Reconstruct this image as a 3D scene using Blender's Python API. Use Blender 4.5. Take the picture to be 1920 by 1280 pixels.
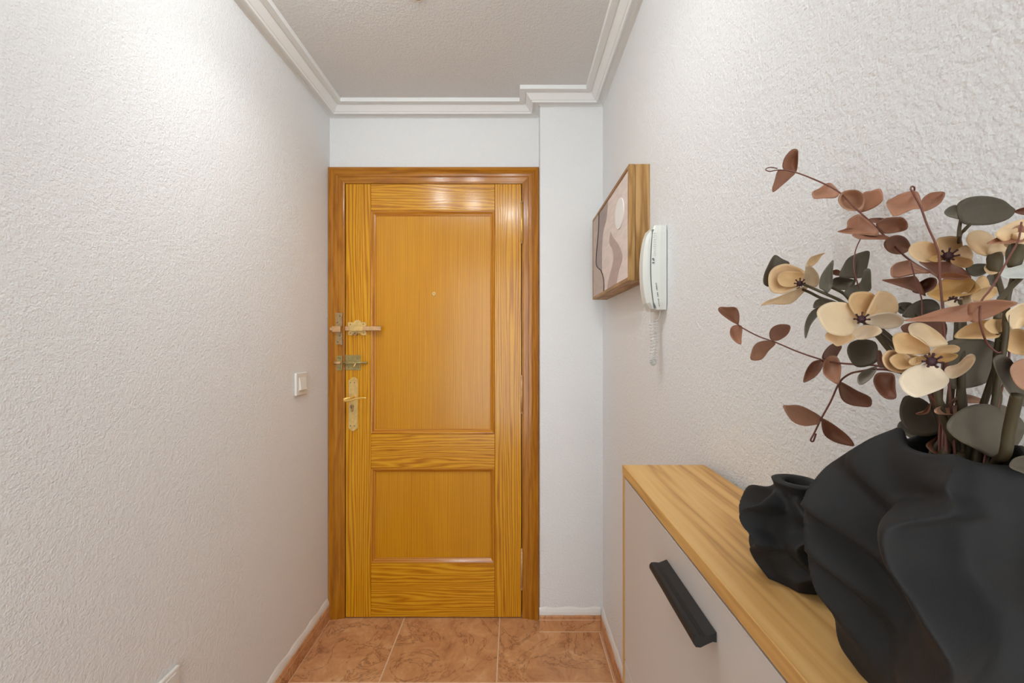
import bpy, bmesh, math, random
from mathutils import Vector
random.seed(7)
for o in list(bpy.data.objects): bpy.data.objects.remove(o)
S = bpy.context.scene
COL = S.collection

# ------------------------------------------------------------------ camera
F, CX, CY, EYE = 700.0, 963.0, 642.0, 1.29      # focal length in px, vanishing point, eye height
cam = bpy.data.cameras.new('camera'); camo = bpy.data.objects.new('camera', cam); COL.objects.link(camo)
camo.location = (0, 0, EYE); camo.rotation_euler = (math.pi/2, 0, 0)
cam.sensor_width = 36; cam.lens = F*36/1920
cam.shift_x = (960-CX)/1920; cam.shift_y = (CY-640)/1920; cam.clip_start = .01
S.camera = camo

# ------------------------------------------------------------------ world, exposure
w = bpy.data.worlds.new('world'); S.world = w; w.use_nodes = True
bg = w.node_tree.nodes['Background']; bg.inputs[0].default_value = (.89, .96, 1, 1); bg.inputs[1].default_value = 3.9
S.view_settings.view_transform = 'Standard'; S.view_settings.look = 'None'
S.view_settings.gamma = 1; S.view_settings.use_curve_mapping = False
S.view_settings.exposure = -0.04
SPOT_POWER = 3.7
SPOTS = [(-.513, .859, 2.332), (-.292, .7376, 2.332), (-.0255, .5206, 2.332)]
for i, p in enumerate(SPOTS):
    l = bpy.data.lights.new('spot_light', 'POINT'); l.energy = SPOT_POWER; l.color = (.94, .98, 1)
    l.shadow_soft_size = .028
    lo = bpy.data.objects.new('spot_light', l); COL.objects.link(lo); lo.location = (p[0], p[1], p[2]-.012)

    # the head's forward beam
    q = bpy.data.lights.new('spot_beam', 'SPOT'); q.energy = 9.0; q.color = (.96, .985, 1); q.spot_size = math.radians(105); q.spot_blend = 1; q.shadow_soft_size = .028
    qo = bpy.data.objects.new('spot_beam', q); COL.objects.link(qo); qo.location = lo.location
    qo.rotation_euler = (Vector(((-.80, 1.6, .7), (-.35, 1.6, .1), (.25, 1.55, .7))[i])-qo.location).to_track_quat('-Z', 'Y').to_euler()

# room planes
XL, XR, YB, YP, XP, ZC, YN = -.865, .400, 1.757, 1.675, .119, 2.382, -2.2

# ------------------------------------------------------------------ helpers
WO = {}
def worigin(p): return WO.get(p.name, Vector((0, 0, 0))) if p else Vector((0, 0, 0))
def tag(o, label=None, cat=None, group=None, kind=None):
    if label: o['label'] = label
    if cat: o['category'] = cat
    if group: o['group'] = group
    if kind: o['kind'] = kind
    return o
def thing(name, loc, label=None, cat=None, group=None, kind=None):
    o = bpy.data.objects.new(name, None); COL.objects.link(o); o.location = loc
    o.empty_display_size = .03
    WO[o.name] = Vector(loc); return tag(o, label, cat, group, kind)
def mesh(name, verts, faces, mat, parent=None, smooth=False, origin=None):
    vs = [Vector(v) for v in verts]
    if origin is None:
        lo = Vector([min(v[i] for v in vs) for i in range(3)]); hi = Vector([max(v[i] for v in vs) for i in range(3)])
        origin = (lo+hi)/2
    origin = Vector(origin)
    me = bpy.data.meshes.new(name); me.from_pydata([v-origin for v in vs], [], faces); me.update()
    bm = bmesh.new(); bm.from_mesh(me); bmesh.ops.recalc_face_normals(bm, faces=bm.faces); bm.to_mesh(me); bm.free()
    if smooth:
        for p in me.polygons: p.use_smooth = True
    if mat: me.materials.append(mat)
    o = bpy.data.objects.new(name, me); COL.objects.link(o)
    o.parent = parent; o.location = origin - worigin(parent); WO[o.name] = origin
    return o
def bmobj(name, bm, mat, parent=None, smooth=False):
    bm.verts.ensure_lookup_table()
    vs = [v.co.copy() for v in bm.verts]
    for i, v in enumerate(bm.verts): v.index = i
    fs = [[v.index for v in f.verts] for f in bm.faces]
    bm.free(); return mesh(name, vs, fs, mat, parent, smooth)
def box_bm(bm, x0, x1, y0, y1, z0, z1, bev=0, seg=1):
    b2 = bmesh.new()
    vs = [b2.verts.new((x, y, z)) for x in (x0, x1) for y in (y0, y1) for z in (z0, z1)]
    for f in ((0,1,3,2),(4,6,7,5),(0,4,5,1),(2,3,7,6),(0,2,6,4),(1,5,7,3)): b2.faces.new([vs[i] for i in f])
    if bev: bmesh.ops.bevel(b2, geom=list(b2.edges), offset=bev, segments=seg, affect='EDGES', profile=.5)
    merge(bm, b2)
def merge(bm, b2):
    m = {}
    for v in b2.verts: m[v] = bm.verts.new(v.co)
    for f in b2.faces: bm.faces.new([m[v] for v in f.verts])
    b2.free()
def box(name, x0, x1, y0, y1, z0, z1, mat, parent=None, bev=0, seg=1, fn=None):
    bm = bmesh.new(); box_bm(bm, x0, x1, y0, y1, z0, z1, bev, seg)
    if fn:
        for v in bm.verts: v.co = Vector(fn(v.co))
    return bmobj(name, bm, mat, parent)
def cyl_bm(bm, c, axis, r, h, n=20, r2=None, bev=0):
    """cylinder from point c along unit axis for h"""
    axis = Vector(axis).normalized(); u = axis.orthogonal().normalized(); v = axis.cross(u); c = Vector(c)
    r2 = r if r2 is None else r2
    b2 = bmesh.new()
    a = [b2.verts.new(c+(u*math.cos(t)+v*math.sin(t))*r) for t in [2*math.pi*i/n for i in range(n)]]
    b = [b2.verts.new(c+axis*h+(u*math.cos(t)+v*math.sin(t))*r2) for t in [2*math.pi*i/n for i in range(n)]]
    for i in range(n): b2.faces.new((a[i], a[(i+1)%n], b[(i+1)%n], b[i]))
    b2.faces.new(a[::-1]); b2.faces.new(b)
    if bev: bmesh.ops.bevel(b2, geom=[e for e in b2.edges if len([f for f in e.link_faces if len(f.verts) > 4]) == 1], offset=bev, segments=2, affect='EDGES', profile=.5)
    merge(bm, b2)
def cyl(name, c, axis, r, h, mat, parent=None, n=20, r2=None, bev=0):
    bm = bmesh.new(); cyl_bm(bm, c, axis, r, h, n, r2, bev); return bmobj(name, bm, mat, parent, False)
def ball_bm(bm, c, r, sc=(1,1,1), u=14, v=10):
    b2 = bmesh.new(); bmesh.ops.create_uvsphere(b2, u_segments=u, v_segments=v, radius=r)
    for q in b2.verts: q.co = Vector((q.co.x*sc[0], q.co.y*sc[1], q.co.z*sc[2]))+Vector(c)
    merge(bm, b2)
def catmull(pts, n, closed=False):
    P = [Vector(p) for p in pts]; out = []; m = len(P)
    segs = m if closed else m-1
    for i in range(segs):
        if closed: p0, p1, p2, p3 = P[(i-1)%m], P[i], P[(i+1)%m], P[(i+2)%m]
        else: p0, p1, p2, p3 = P[max(i-1,0)], P[i], P[i+1], P[min(i+2,m-1)]
        for k in range(n):
            t = k/n
            out.append(.5*((2*p1)+(p2-p0)*t+(2*p0-5*p1+4*p2-p3)*t*t+(3*p1-p0-3*p2+p3)*t**3))
    if not closed: out.append(P[-1])
    return out
def tube_bm(bm, pts, r, n=8, cap=True):
    """tube along points; r number or list"""
    P = [Vector(p) for p in pts]; m = len(P); rs = r if isinstance(r, (list, tuple)) else [r]*m
    t0 = (P[1]-P[0]).normalized(); u = t0.orthogonal().normalized(); rings = []
    for i in range(m):
        t = (P[min(i+1, m-1)]-P[max(i-1, 0)]).normalized()
        u = (u-t*u.dot(t)); u = u.normalized() if u.length > 1e-9 else t.orthogonal().normalized()
        v = t.cross(u)
        rings.append([bm.verts.new(P[i]+(u*math.cos(a)+v*math.sin(a))*rs[i]) for a in [2*math.pi*k/n for k in range(n)]])
    for i in range(m-1):
        for k in range(n): bm.faces.new((rings[i][k], rings[i][(k+1)%n], rings[i+1][(k+1)%n], rings[i+1][k]))
    if cap: bm.faces.new(rings[0][::-1]); bm.faces.new(rings[-1])
def tube(name, pts, r, mat, parent=None, n=8, smooth_n=0):
    if smooth_n:
        if isinstance(r, (list, tuple)):
            rr = [v.x for v in catmull([(q, 0, 0) for q in r], smooth_n)]
        else: rr = r
        pts = catmull(pts, smooth_n); r = rr
    bm = bmesh.new(); tube_bm(bm, pts, r, n); return bmobj(name, bm, mat, parent, True)
def prism(name, poly, fn, d0, d1, mat, parent=None):
    """2D polygon extruded between depths; fn(u,v,d)->world"""
    n = len(poly)
    vs = [fn(u, v, d0) for u, v in poly]+[fn(u, v, d1) for u, v in poly]
    fs = [list(range(n)), list(range(2*n-1, n-1, -1))]+[[i, (i+1)%n, n+(i+1)%n, n+i] for i in range(n)]
    return mesh(name, vs, fs, mat, parent)
def pt(px, py, Y): return Vector(((px-CX)/F*Y, Y, EYE-(py-CY)/F*Y))

# ------------------------------------------------------------------ materials
def newmat(name):
    m = bpy.data.materials.new(name); m.use_nodes = True
    nt = m.node_tree; return m, nt, nt.nodes['Principled BSDF']
def N(nt, t, **kw):
    n = nt.nodes.new('ShaderNode'+t)
    for k, v in kw.items():
        if k in n.inputs: n.inputs[k].default_value = v
        else: setattr(n, k, v)
    return n
def ramp(nt, stops):
    r = N(nt, 'ValToRGB'); e = r.color_ramp.elements
    e[0].position, e[0].color = stops[0][0], (*stops[0][1], 1); e[1].position, e[1].color = stops[-1][0], (*stops[-1][1], 1)
    for p, c in stops[1:-1]: q = e.new(p); q.color = (*c, 1)
    return r
def srgb(r, g, b):
    f = lambda c: c/12.92 if c <= .04045 else ((c+.055)/1.055)**2.4
    return tuple(f(x/255) for x in (r, g, b))
def plain(name, col, rough=.5, metal=0, bump=0, bscale=300, var=0, vscale=30, coat=0, bdist=.001):
    m, nt, b = newmat(name); b.inputs['Base Color'].default_value = (*col, 1)
    b.inputs['Roughness'].default_value = rough; b.inputs['Metallic'].default_value = metal
    b.inputs['Coat Weight'].default_value = coat
    tc = N(nt, 'TexCoord')
    if var:
        n = N(nt, 'TexNoise', Scale=vscale, Detail=4.0); nt.links.new(tc.outputs['Object'], n.inputs['Vector'])
        r = ramp(nt, [(.3, tuple(c*(1-var) for c in col)), (.7, tuple(min(1, c*(1+var)) for c in col))])
        nt.links.new(n.outputs['Fac'], r.inputs['Fac']); nt.links.new(r.outputs['Color'], b.inputs['Base Color'])
    if bump:
        n = N(nt, 'TexNoise', Scale=bscale, Detail=3.0); nt.links.new(tc.outputs['Object'], n.inputs['Vector'])
        bp = N(nt, 'Bump', Strength=bump, Distance=bdist); nt.links.new(n.outputs['Fac'], bp.inputs['Height']); nt.links.new(bp.outputs['Normal'], b.inputs['Normal'])
    return m
def gotele(name, col, strength=.6, scale=135):
    m, nt, b = newmat(name); b.inputs['Base Color'].default_value = (*col, 1); b.inputs['Roughness'].default_value = .75
    b.inputs['Specular IOR Level'].default_value = .25
    tc = N(nt, 'TexCoord')
    n1 = N(nt, 'TexNoise', Scale=scale*1.05, Detail=2.0, Roughness=.5); nt.links.new(tc.outputs['Object'], n1.inputs['Vector'])
    r1 = ramp(nt, [(.3, (0, 0, 0)), (.7, (.8, .8, .8))]); nt.links.new(n1.outputs['Fac'], r1.inputs['Fac'])
    n2 = N(nt, 'TexNoise', Scale=scale*2.2, Detail=2.0); nt.links.new(tc.outputs['Object'], n2.inputs['Vector'])
    mx = N(nt, 'Math', operation='MULTIPLY_ADD'); nt.links.new(n2.outputs['Fac'], mx.inputs[0]); mx.inputs[1].default_value = 1.1
    nt.links.new(r1.outputs['Color'], mx.inputs[2])
    bp = N(nt, 'Bump', Strength=strength, Distance=.0018); nt.links.new(mx.outputs[0], bp.inputs['Height']); nt.links.new(bp.outputs['Normal'], b.inputs['Normal'])
    return m
def wood(name, axis, light, mid, dark, spacing=.011, dist=5, stretch=.05, rough=.25, coat=.4, coat_r=.17, blend=.6, bump=.25, wav=0):
    m, nt, b = newmat(name); L = nt.links
    tc = N(nt, 'TexCoord'); oi = N(nt, 'ObjectInfo')
    add = N(nt, 'VectorMath', operation='ADD'); comb = N(nt, 'CombineXYZ')
    sc = N(nt, 'Math', operation='MULTIPLY'); sc.inputs[1].default_value = 7.3
    L.new(oi.outputs['Random'], sc.inputs[0])
    for k in range(3): L.new(sc.outputs[0], comb.inputs[k])
    L.new(tc.outputs['Object'], add.inputs[0]); L.new(comb.outputs[0], add.inputs[1])
    mp = N(nt, 'Mapping'); s = [1, 1, 1]; s['XYZ'.index(axis)] = stretch; mp.inputs['Scale'].default_value = s
    L.new(add.outputs[0], mp.inputs['Vector'])
    sep = N(nt, 'SeparateXYZ'); L.new(mp.outputs[0], sep.inputs[0])
    lo = N(nt, 'TexNoise', Scale=11.0, Detail=1.0); L.new(mp.outputs[0], lo.inputs['Vector'])
    hi = N(nt, 'TexNoise', Scale=55.0, Detail=1.0); L.new(mp.outputs[0], hi.inputs['Vector'])
    def mth(op, a, b):
        q = N(nt, 'Math', operation=op)
        for k, v in enumerate((a, b)):
            if hasattr(v, 'links'): L.new(v, q.inputs[k])
            else: q.inputs[k].default_value = v
        return q.outputs[0]
    u = mth('MULTIPLY', sep.outputs['Z' if axis == 'X' else 'X'], 1/spacing)
    u = mth('ADD', u, mth('MULTIPLY', lo.outputs['Fac'], dist))
    u = mth('ADD', u, mth('MULTIPLY', hi.outputs['Fac'], 1.6))
    sn = mth('SINE', mth('MULTIPLY', u, 6.2832), 0.0)
    wvo = mth('MULTIPLY_ADD', sn, .5); wvo.node.inputs[2].default_value = .5
    nz = N(nt, 'TexNoise', Scale=140.0, Detail=4.0, Roughness=.6); L.new(mp.outputs[0], nz.inputs['Vector'])
    big = N(nt, 'TexNoise', Scale=9.0, Detail=2.0); L.new(mp.outputs[0], big.inputs['Vector'])
    m1 = N(nt, 'Mix', data_type='FLOAT'); m1.inputs[0].default_value = 1-blend
    L.new(wvo, m1.inputs[2]); L.new(nz.outputs['Fac'], m1.inputs[3])
    m2 = N(nt, 'Mix', data_type='FLOAT'); m2.inputs[0].default_value = .25
    L.new(m1.outputs[0], m2.inputs[2]); L.new(big.outputs['Fac'], m2.inputs[3])
    r = ramp(nt, [(.12, dark), (.42, mid), (.8, light)]); L.new(m2.outputs[0], r.inputs['Fac']); L.new(r.outputs['Color'], b.inputs['Base Color'])
    b.inputs['Specular IOR Level'].default_value = .3; b.inputs['Roughness'].default_value = rough; b.inputs['Coat Weight'].default_value = coat; b.inputs['Coat Roughness'].default_value = coat_r
    bp = N(nt, 'Bump', Strength=bump, Distance=.0006); L.new(m2.outputs[0], bp.inputs['Height']); L.new(bp.outputs['Normal'], b.inputs['Normal'])
    if wav:
        n3 = N(nt, 'TexNoise', Scale=14.0, Detail=1.0); L.new(tc.outputs['Object'], n3.inputs['Vector'])
        b3 = N(nt, 'Bump', Strength=wav, Distance=.002); L.new(n3.outputs['Fac'], b3.inputs['Height']); L.new(bp.outputs['Normal'], b3.inputs['Normal'])
        L.new(b3.outputs['Normal'], b.inputs['Normal']); L.new(b3.outputs['Normal'], b.inputs['Coat Normal'])
    return m
def tilemat(name):
    m, nt, b = newmat(name); L = nt.links
    tc = N(nt, 'TexCoord'); oi = N(nt, 'ObjectInfo'); add = N(nt, 'VectorMath', operation='ADD')
    comb = N(nt, 'CombineXYZ'); sc = N(nt, 'Math', operation='MULTIPLY'); sc.inputs[1].default_value = 9.7
    L.new(oi.outputs['Random'], sc.inputs[0]); L.new(sc.outputs[0], comb.inputs[0]); L.new(sc.outputs[0], comb.inputs[1])
    L.new(tc.outputs['Object'], add.inputs[0]); L.new(comb.outputs[0], add.inputs[1])
    n1 = N(nt, 'TexNoise', Scale=8.0, Detail=10.0, Roughness=.74, Distortion=.6); L.new(add.outputs[0], n1.inputs['Vector'])
    r1 = ramp(nt, [(.3, srgb(150, 100, 68)), (.43, srgb(198, 142, 96)), (.57, srgb(214, 160, 112)), (.72, srgb(230, 190, 144))])
    L.new(n1.outputs['Fac'], r1.inputs['Fac'])
    n2 = N(nt, 'TexNoise', Scale=5.0, Detail=6.0, Roughness=.65, Distortion=1.2); L.new(add.outputs[0], n2.inputs['Vector'])
    s2 = N(nt, 'Math', operation='SUBTRACT'); s2.inputs[1].default_value = .5; L.new(n2.outputs['Fac'], s2.inputs[0])
    ab = N(nt, 'Math', operation='ABSOLUTE'); L.new(s2.outputs[0], ab.inputs[0])
    r2 = ramp(nt, [(0, (1, 1, 1)), (.016, (0, 0, 0))]); L.new(ab.outputs[0], r2.inputs['Fac'])
    vf = N(nt, 'Math', operation='MULTIPLY'); vf.inputs[1].default_value = .62; L.new(r2.outputs['Color'], vf.inputs[0])
    mx = N(nt, 'Mix', data_type='RGBA'); L.new(vf.outputs[0], mx.inputs[0]); L.new(r1.outputs['Color'], mx.inputs[6]); mx.inputs[7].default_value = (*srgb(112, 60, 30), 1)
    L.new(mx.outputs[2], b.inputs['Base Color'])
    b.inputs['Roughness'].default_value = .38
    bp = N(nt, 'Bump', Strength=.15, Distance=.001); L.new(n1.outputs['Fac'], bp.inputs['Height']); L.new(bp.outputs['Normal'], b.inputs['Normal'])
    return m

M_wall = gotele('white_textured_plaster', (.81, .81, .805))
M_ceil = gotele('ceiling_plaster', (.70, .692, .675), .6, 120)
M_corn = plain('cornice_plaster', (.82, .82, .80), .6)
M_white = plain('white_plastic', (.78, .77, .73), .35)
M_bead = plain('white_sealant', (.80, .78, .75), .5, bump=.3, bscale=60)
M_tile = tilemat('terracotta_tile')
M_grout = plain('grout', srgb(226, 192, 158), .8)
PL, PM, PD = srgb(222, 164, 28), srgb(200, 133, 10), srgb(152, 86, 3)
M_stile = wood('pine_stile', 'Z', PL, PM, PD, .012, 7, .05, wav=.25)
M_rail = wood('pine_rail', 'X', PL, PM, PD, .013, 8, .09, wav=.25)
M_panel = wood('pine_panel', 'Z', srgb(216, 156, 20), srgb(198, 132, 6), srgb(172, 104, 2), .009, 3, .03, blend=.35, wav=.15)
M_jamb = wood('pine_casing', 'Z', srgb(186, 124, 28), srgb(166, 102, 14), srgb(122, 68, 5), .045, 5, .08, wav=.2, blend=.4)
M_head = wood('pine_casing_head', 'X', srgb(186, 124, 28), srgb(166, 102, 14), srgb(122, 68, 5), .045, 5, .08, wav=.2, blend=.4)
M_mould_v = wood('pine_moulding_v', 'Z', srgb(206, 140, 34), srgb(186, 116, 18), srgb(150, 84, 8), .012, 4, .05)
M_mould_h = wood('pine_moulding_h', 'X', srgb(206, 140, 34), srgb(186, 116, 18), srgb(150, 84, 8), .012, 4, .05)
M_oak = wood('oak_laminate', 'Y', srgb(224, 182, 118), srgb(206, 158, 94), srgb(138, 94, 50), .05, 10, .05, rough=.45, coat=0, blend=.42, bump=.15)
M_oakz = wood('oak_laminate_upright', 'Z', srgb(214, 166, 100), srgb(190, 140, 78), srgb(150, 102, 54), .02, 6, .06, rough=.45, coat=0, blend=.5, bump=.15)
M_frame = wood('picture_frame_wood', 'Z', srgb(188, 150, 98), srgb(166, 126, 74), srgb(120, 84, 44), .03, 7, .12, rough=.5, coat=0, blend=.55)
M_framey = wood('picture_frame_wood_y', 'Y', srgb(188, 150, 104), srgb(166, 126, 82), srgb(130, 94, 58), .03, 7, .12, rough=.5, coat=0, blend=.55)
M_art = {k: wood('artwork_'+k, 'Y', *[tuple(c*f for c in srgb(*v)) for f in (1.06, 1, .88)], .05, 5, .25, rough=.6, coat=0, blend=.5, bump=.05)
         for k, v in dict(ground=(226, 212, 205), hill=(184, 164, 155), shade=(168, 154, 149), front=(192, 176, 166)).items()}
M_sun = plain('artwork_sun', (.85, .84, .82), .5)
M_ink = plain('dark_ink', srgb(48, 40, 38), .6)
M_door_c = plain('cabinet_front', srgb(202, 193, 186), .38)
M_black = plain('black_handle', (.006, .006, .0065), .5)
M_gap = plain('dark_gap', (.02, .018, .016), .8)
M_vase = plain('matte_black_ceramic', (.0105, .0102, .0106), .75, bump=.35, bscale=900, bdist=.0004, var=.25, vscale=40)
M_brass = plain('polished_brass', srgb(236, 196, 110), .25, .55)
M_gold = plain('worn_brass', srgb(222, 190, 122), .34, .4, var=.15, vscale=60)
M_bronze = plain('aged_metal', srgb(168, 140, 98), .42, .35, var=.2, vscale=80)
M_copper = plain('aged_copper', srgb(206, 164, 118), .4, .35, var=.15, vscale=60)
M_green = plain('tarnished_brass', srgb(160, 142, 88), .42, .35, var=.2, vscale=60)
M_hole = plain('screw_hole', (.03, .02, .012), .6)
M_phone = plain('ivory_plastic', (.70, .71, .66), .34)
M_phoneg = plain('grey_mark', (.13, .14, .13), .5)
M_cord = plain('cord_plastic', (.76, .76, .73), .35)
M_chrome = plain('chrome', (.7, .7, .7), .15, 1)
M_lampw = plain('lamp_white', (.8, .8, .8), .4)
M_rust = [plain('rust_leaf_%d' % i, srgb(*c), .55, bump=.3, bscale=220, var=.16, vscale=35) for i, c in enumerate([(164, 114, 86), (148, 98, 72), (128, 82, 60), (182, 136, 106), (110, 68, 50)])]
M_olive = [plain('olive_leaf_%d' % i, srgb(*c), .6, bump=.3, bscale=220, var=.14, vscale=35) for i, c in enumerate([(98, 88, 72), (122, 116, 100), (150, 142, 126), (200, 200, 192), (84, 75, 60)])]
M_petal = [plain('petal_%d' % i, srgb(*c), .6, bump=.35, bscale=160, var=.07, vscale=40) for i, c in enumerate([(236, 210, 172), (230, 196, 152), (222, 184, 134), (242, 222, 194), (206, 162, 100)])]
M_stemr = plain('russet_stem', srgb(110, 62, 50), .5, var=.15)
M_stemg = plain('olive_stem', srgb(74, 63, 40), .6, var=.2)
M_purple = plain('stamen_purple', srgb(62, 28, 34), .6)
for m in M_petal:
    m.node_tree.nodes['Principled BSDF'].inputs['Subsurface Weight'].default_value = 0

# ------------------------------------------------------------------ setting
def quadbox(name, x0, x1, y0, y1, z0, z1, mat, label, cat='wall'):
    return tag(box(name, x0, x1, y0, y1, z0, z1, mat), label, cat, kind='structure')
quadbox('wall_left', XL-.12, XL, YN, YB+.14, -.02, 2.52, M_wall, 'white textured plaster wall with the light switch')
quadbox('wall_right', XR, XR+.12, YN, YB+.14, -.02, 2.52, M_wall, 'white textured plaster wall behind the shoe cabinet')
bm = bmesh.new()
box_bm(bm, XL, XP, YB, YB+.14, 2.10, 2.52)
quad = bmobj('wall_back', bm, M_wall); tag(quad, 'white plaster strip of wall above the wooden entrance door', 'wall', kind='structure')
quadbox('wall_pier', XP, XR, YP, YB+.14, -.02, 2.52, M_wall, 'narrow white plaster pier to the right of the entrance door')
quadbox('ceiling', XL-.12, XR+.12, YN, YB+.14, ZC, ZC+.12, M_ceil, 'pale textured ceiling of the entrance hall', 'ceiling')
fl = quadbox('floor', XL-.12, XR+.12, YN, YB+.14, -.06, -.0012, M_grout, 'terracotta tiled hallway floor', 'floor')
xs = [XL, -.512, -.065, XR]; ys = [YB, 1.416, .969, .522, .075, -.372]
xs = [-.959, -.512, -.065, .382, .829]
for j in range(len(ys)-1):
    for i in range(len(xs)-1):
        g = .0028
        box('tile', max(xs[i], XL)+g, min(xs[i+1], XR)-g, ys[j+1]+g, ys[j]-g, -.004, .0, M_tile, fl, .0012)
# cornice
PROF = [(0, -.05), (0, 1.058), (.008, 1.067), (.022, 1.068), (.030, 1.061), (.033, 1.054), (.037, 1.0545), (.0405, 1.0595), (.044, 1.060), (.067, 1.081), (.0672, 1.0785), (.0905, 1.0755), (.0915, 1.076), (.0928, 1.093), (.0928, 1.115), (0, 1.115)]
PROF = [(a, EYE+h) for a, h in PROF[1:]]
path = [(XL, YN), (XL, YB), (XP, YB), (XP, YP), (XR, YP), (XR, YN)]
def offs(path, i, a):
    p = [Vector(q) for q in path]
    def nrm(k):
        d = (p[k+1]-p[k]).normalized(); return d, Vector((d.y, -d.x))
    if i == 0: d, n = nrm(0); return p[0]+n*a
    if i == len(p)-1: d, n = nrm(i-1); return p[i]+n*a
    d0, n0 = nrm(i-1); d1, n1 = nrm(i)
    return p[i]+(n0+n1)*a
labels = ['stepped white cornice along the left wall and ceiling', 'stepped white cornice above the entrance door', 'tiny return of cornice on the side of the pier', 'short stepped white cornice across the pier', 'stepped white cornice along the right wall and ceiling']
for k in range(5):
    A_ = [(*offs(path, k, a), z) for a, z in PROF]; B_ = [(*offs(path, k+1, a), z) for a, z in PROF]; n = len(PROF)
    fs = [[i, (i+1) % n, n+(i+1) % n, n+i] for i in range(n)]+[list(range(n)), list(range(2*n-1, n-1, -1))]
    tag(mesh('trim_%d' % (k+1), A_+B_, fs, M_corn), labels[k], 'cornice', kind='structure')
# skirting: tile pieces with a chamfered cap and a white sealant bead
SK = [(0, 0), (.0115, 0), (.0115, .052), (.0105, .0535), (.0105, .055), (.0115, .0562), (.0108, .068), (.007, .074), (0, .075)]
BD = [(0, .0742), (.0085, .0738), (.0075, .086), (.004, .098), (.0006, .104), (0, .104)]
def skirt(name, p0, p1, nrm, joints, label, z0=0):
    e = thing(name, (p0[0], p0[1], 0), label, 'skirting', kind='structure')
    p0, p1, nrm = Vector(p0), Vector(p1), Vector(nrm); d = (p1-p0).normalized()
    cuts = [0]+joints+[(p1-p0).length]
    for a, b in zip(cuts[:-1], cuts[1:]):
        for prof, nm, mt in ((SK, 'skirting_tile', M_tile),):
            A_ = [(*(p0+d*(a+.001)+nrm*u), v) for u, v in prof]; B_ = [(*(p0+d*(b-.001)+nrm*u), v) for u, v in prof]; n = len(prof)
            fs = [[i, (i+1) % n, n+(i+1) % n, n+i] for i in range(n)]+[list(range(n)), list(range(2*n-1, n-1, -1))]
            mesh(nm, A_+B_, fs, mt, e)
    # bead, slightly uneven
    L = (p1-p0).length; k = max(2, int(L/.03)); n = len(BD); vs = []; fs = []
    for i in range(k+1):
        q = 1+.12*math.sin(i*1.7)+random.uniform(-.06, .06)
        vs += [(*(p0+d*(L*i/k)+nrm*(u*q)), .0735+(v-.0735)*(q if j > 0 else 1)) for j, (u, v) in enumerate(BD)]
        if i: fs += [[(i-1)*n+j, (i-1)*n+(j+1) % n, i*n+(j+1) % n, i*n+j] for j in range(n)]
    fs += [list(range(n)), list(range((k+1)*n-1, k*n-1, -1))]
    mesh('sealant_bead', vs, fs, M_bead, e)
    # pale grout lines at the floor and under the cap
    for za, zb_, dd in ((0.0002, .0032, .0128), (.0528, .0558, .0112)):
        q0, q1 = p0, p1+nrm*dd
        box('grout_line', min(q0.x, q1.x), max(q0.x, q1.x), min(q0.y, q1.y), max(q0.y, q1.y), za, zb_, M_grout, e)
    # grout behind joints
    for a in joints:
        q = p0+d*a
        box('grout_joint', min(q.x, q.x+nrm.x*.0098)-.0001, max(q.x, q.x+nrm.x*.0098)+.0001, q.y-.0011, q.y+.0011, 0, .073, M_grout, e)
YF = 1.735          # front of door casing
skirt('baseboard_left', (XL, YF-.001), (XL, YN), (1, 0), [YF-.001-1.415, YF-.001-1.082, YF-.001-.749, YF-.001-.416], 'terracotta skirting tiles with white sealant along the left wall')
skirt('baseboard_pier', (XP-.004, YP), (XR-.012, YP), (0, -1), [], 'short terracotta skirting with white sealant at the foot of the pier')
skirt('baseboard_right', (XR, YP), (XR, YN), (-1, 0), [.36, .69, 1.02, 1.35], 'terracotta skirting tiles with white sealant along the right wall')

# ------------------------------------------------------------------ entrance door
def dz(py): return EYE+(CY-py)/400
def dx(px): return (px-CX)/400
door = thing('door_1', (dx(813), 1.75, 0), 'varnished honey pine entrance door with two panels and brass hardware', 'door', kind='structure')
YL = 1.748   # leaf front
xl, xr, zt, zb = dx(648), dx(978), dz(345), dz(1156)
sl, sr = dx(695.5), dx(927.5)
box('stile', xl+.0015, sl-.0004, YL, YL+.04, zb, zt, M_stile, door, .0012)
box('stile', sr+.0004, xr-.0015, YL, YL+.04, zb, zt, M_stile, door, .0012)
rails = [(zt, dz(395)), (dz(813), dz(877)), (dz(1055), zb)]
for a, b in rails: box('rail', sl+.0002, sr-.0002, YL+.0003, YL+.04, b, a, M_rail, door, .0012)
def panel(z0, z1):
    box('panel', sl+.004, sr-.004, YL+.012, YL+.03, z0+.002, z1-.002, M_panel, door)
    # ogee moulding with mitred corners, profile (inward offset, depth behind leaf face)
    pr = [(0, .013), (0, -.001), (.003, -.0025), (.007, -.0015), (.010, .002), (.013, .0055), (.018, .0075), (.0205, .0085), (.0205, .013)]
    c = [(sl+.0005, z0+.0005), (sr-.0005, z0+.0005), (sr-.0005, z1-.0005), (sl+.0005, z1-.0005)]; inn = [(1, 1), (-1, 1), (-1, -1), (1, -1)]
    for k in range(4):
        q = (k+1) % 4; n = len(pr)
        A_ = [(c[k][0]+inn[k][0]*u, YL+d, c[k][1]+inn[k][1]*u) for u, d in pr]; B_ = [(c[q][0]+inn[q][0]*u, YL+d, c[q][1]+inn[q][1]*u) for u, d in pr]
        fs = [[i, (i+1) % n, n+(i+1) % n, n+i] for i in range(n)]+[list(range(n)), list(range(2*n-1, n-1, -1))]
        mesh('moulding', A_+B_, fs, M_mould_h if k % 2 == 0 else M_mould_v, door)
panel(dz(813), dz(395)); panel(dz(1055), dz(877))
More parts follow.
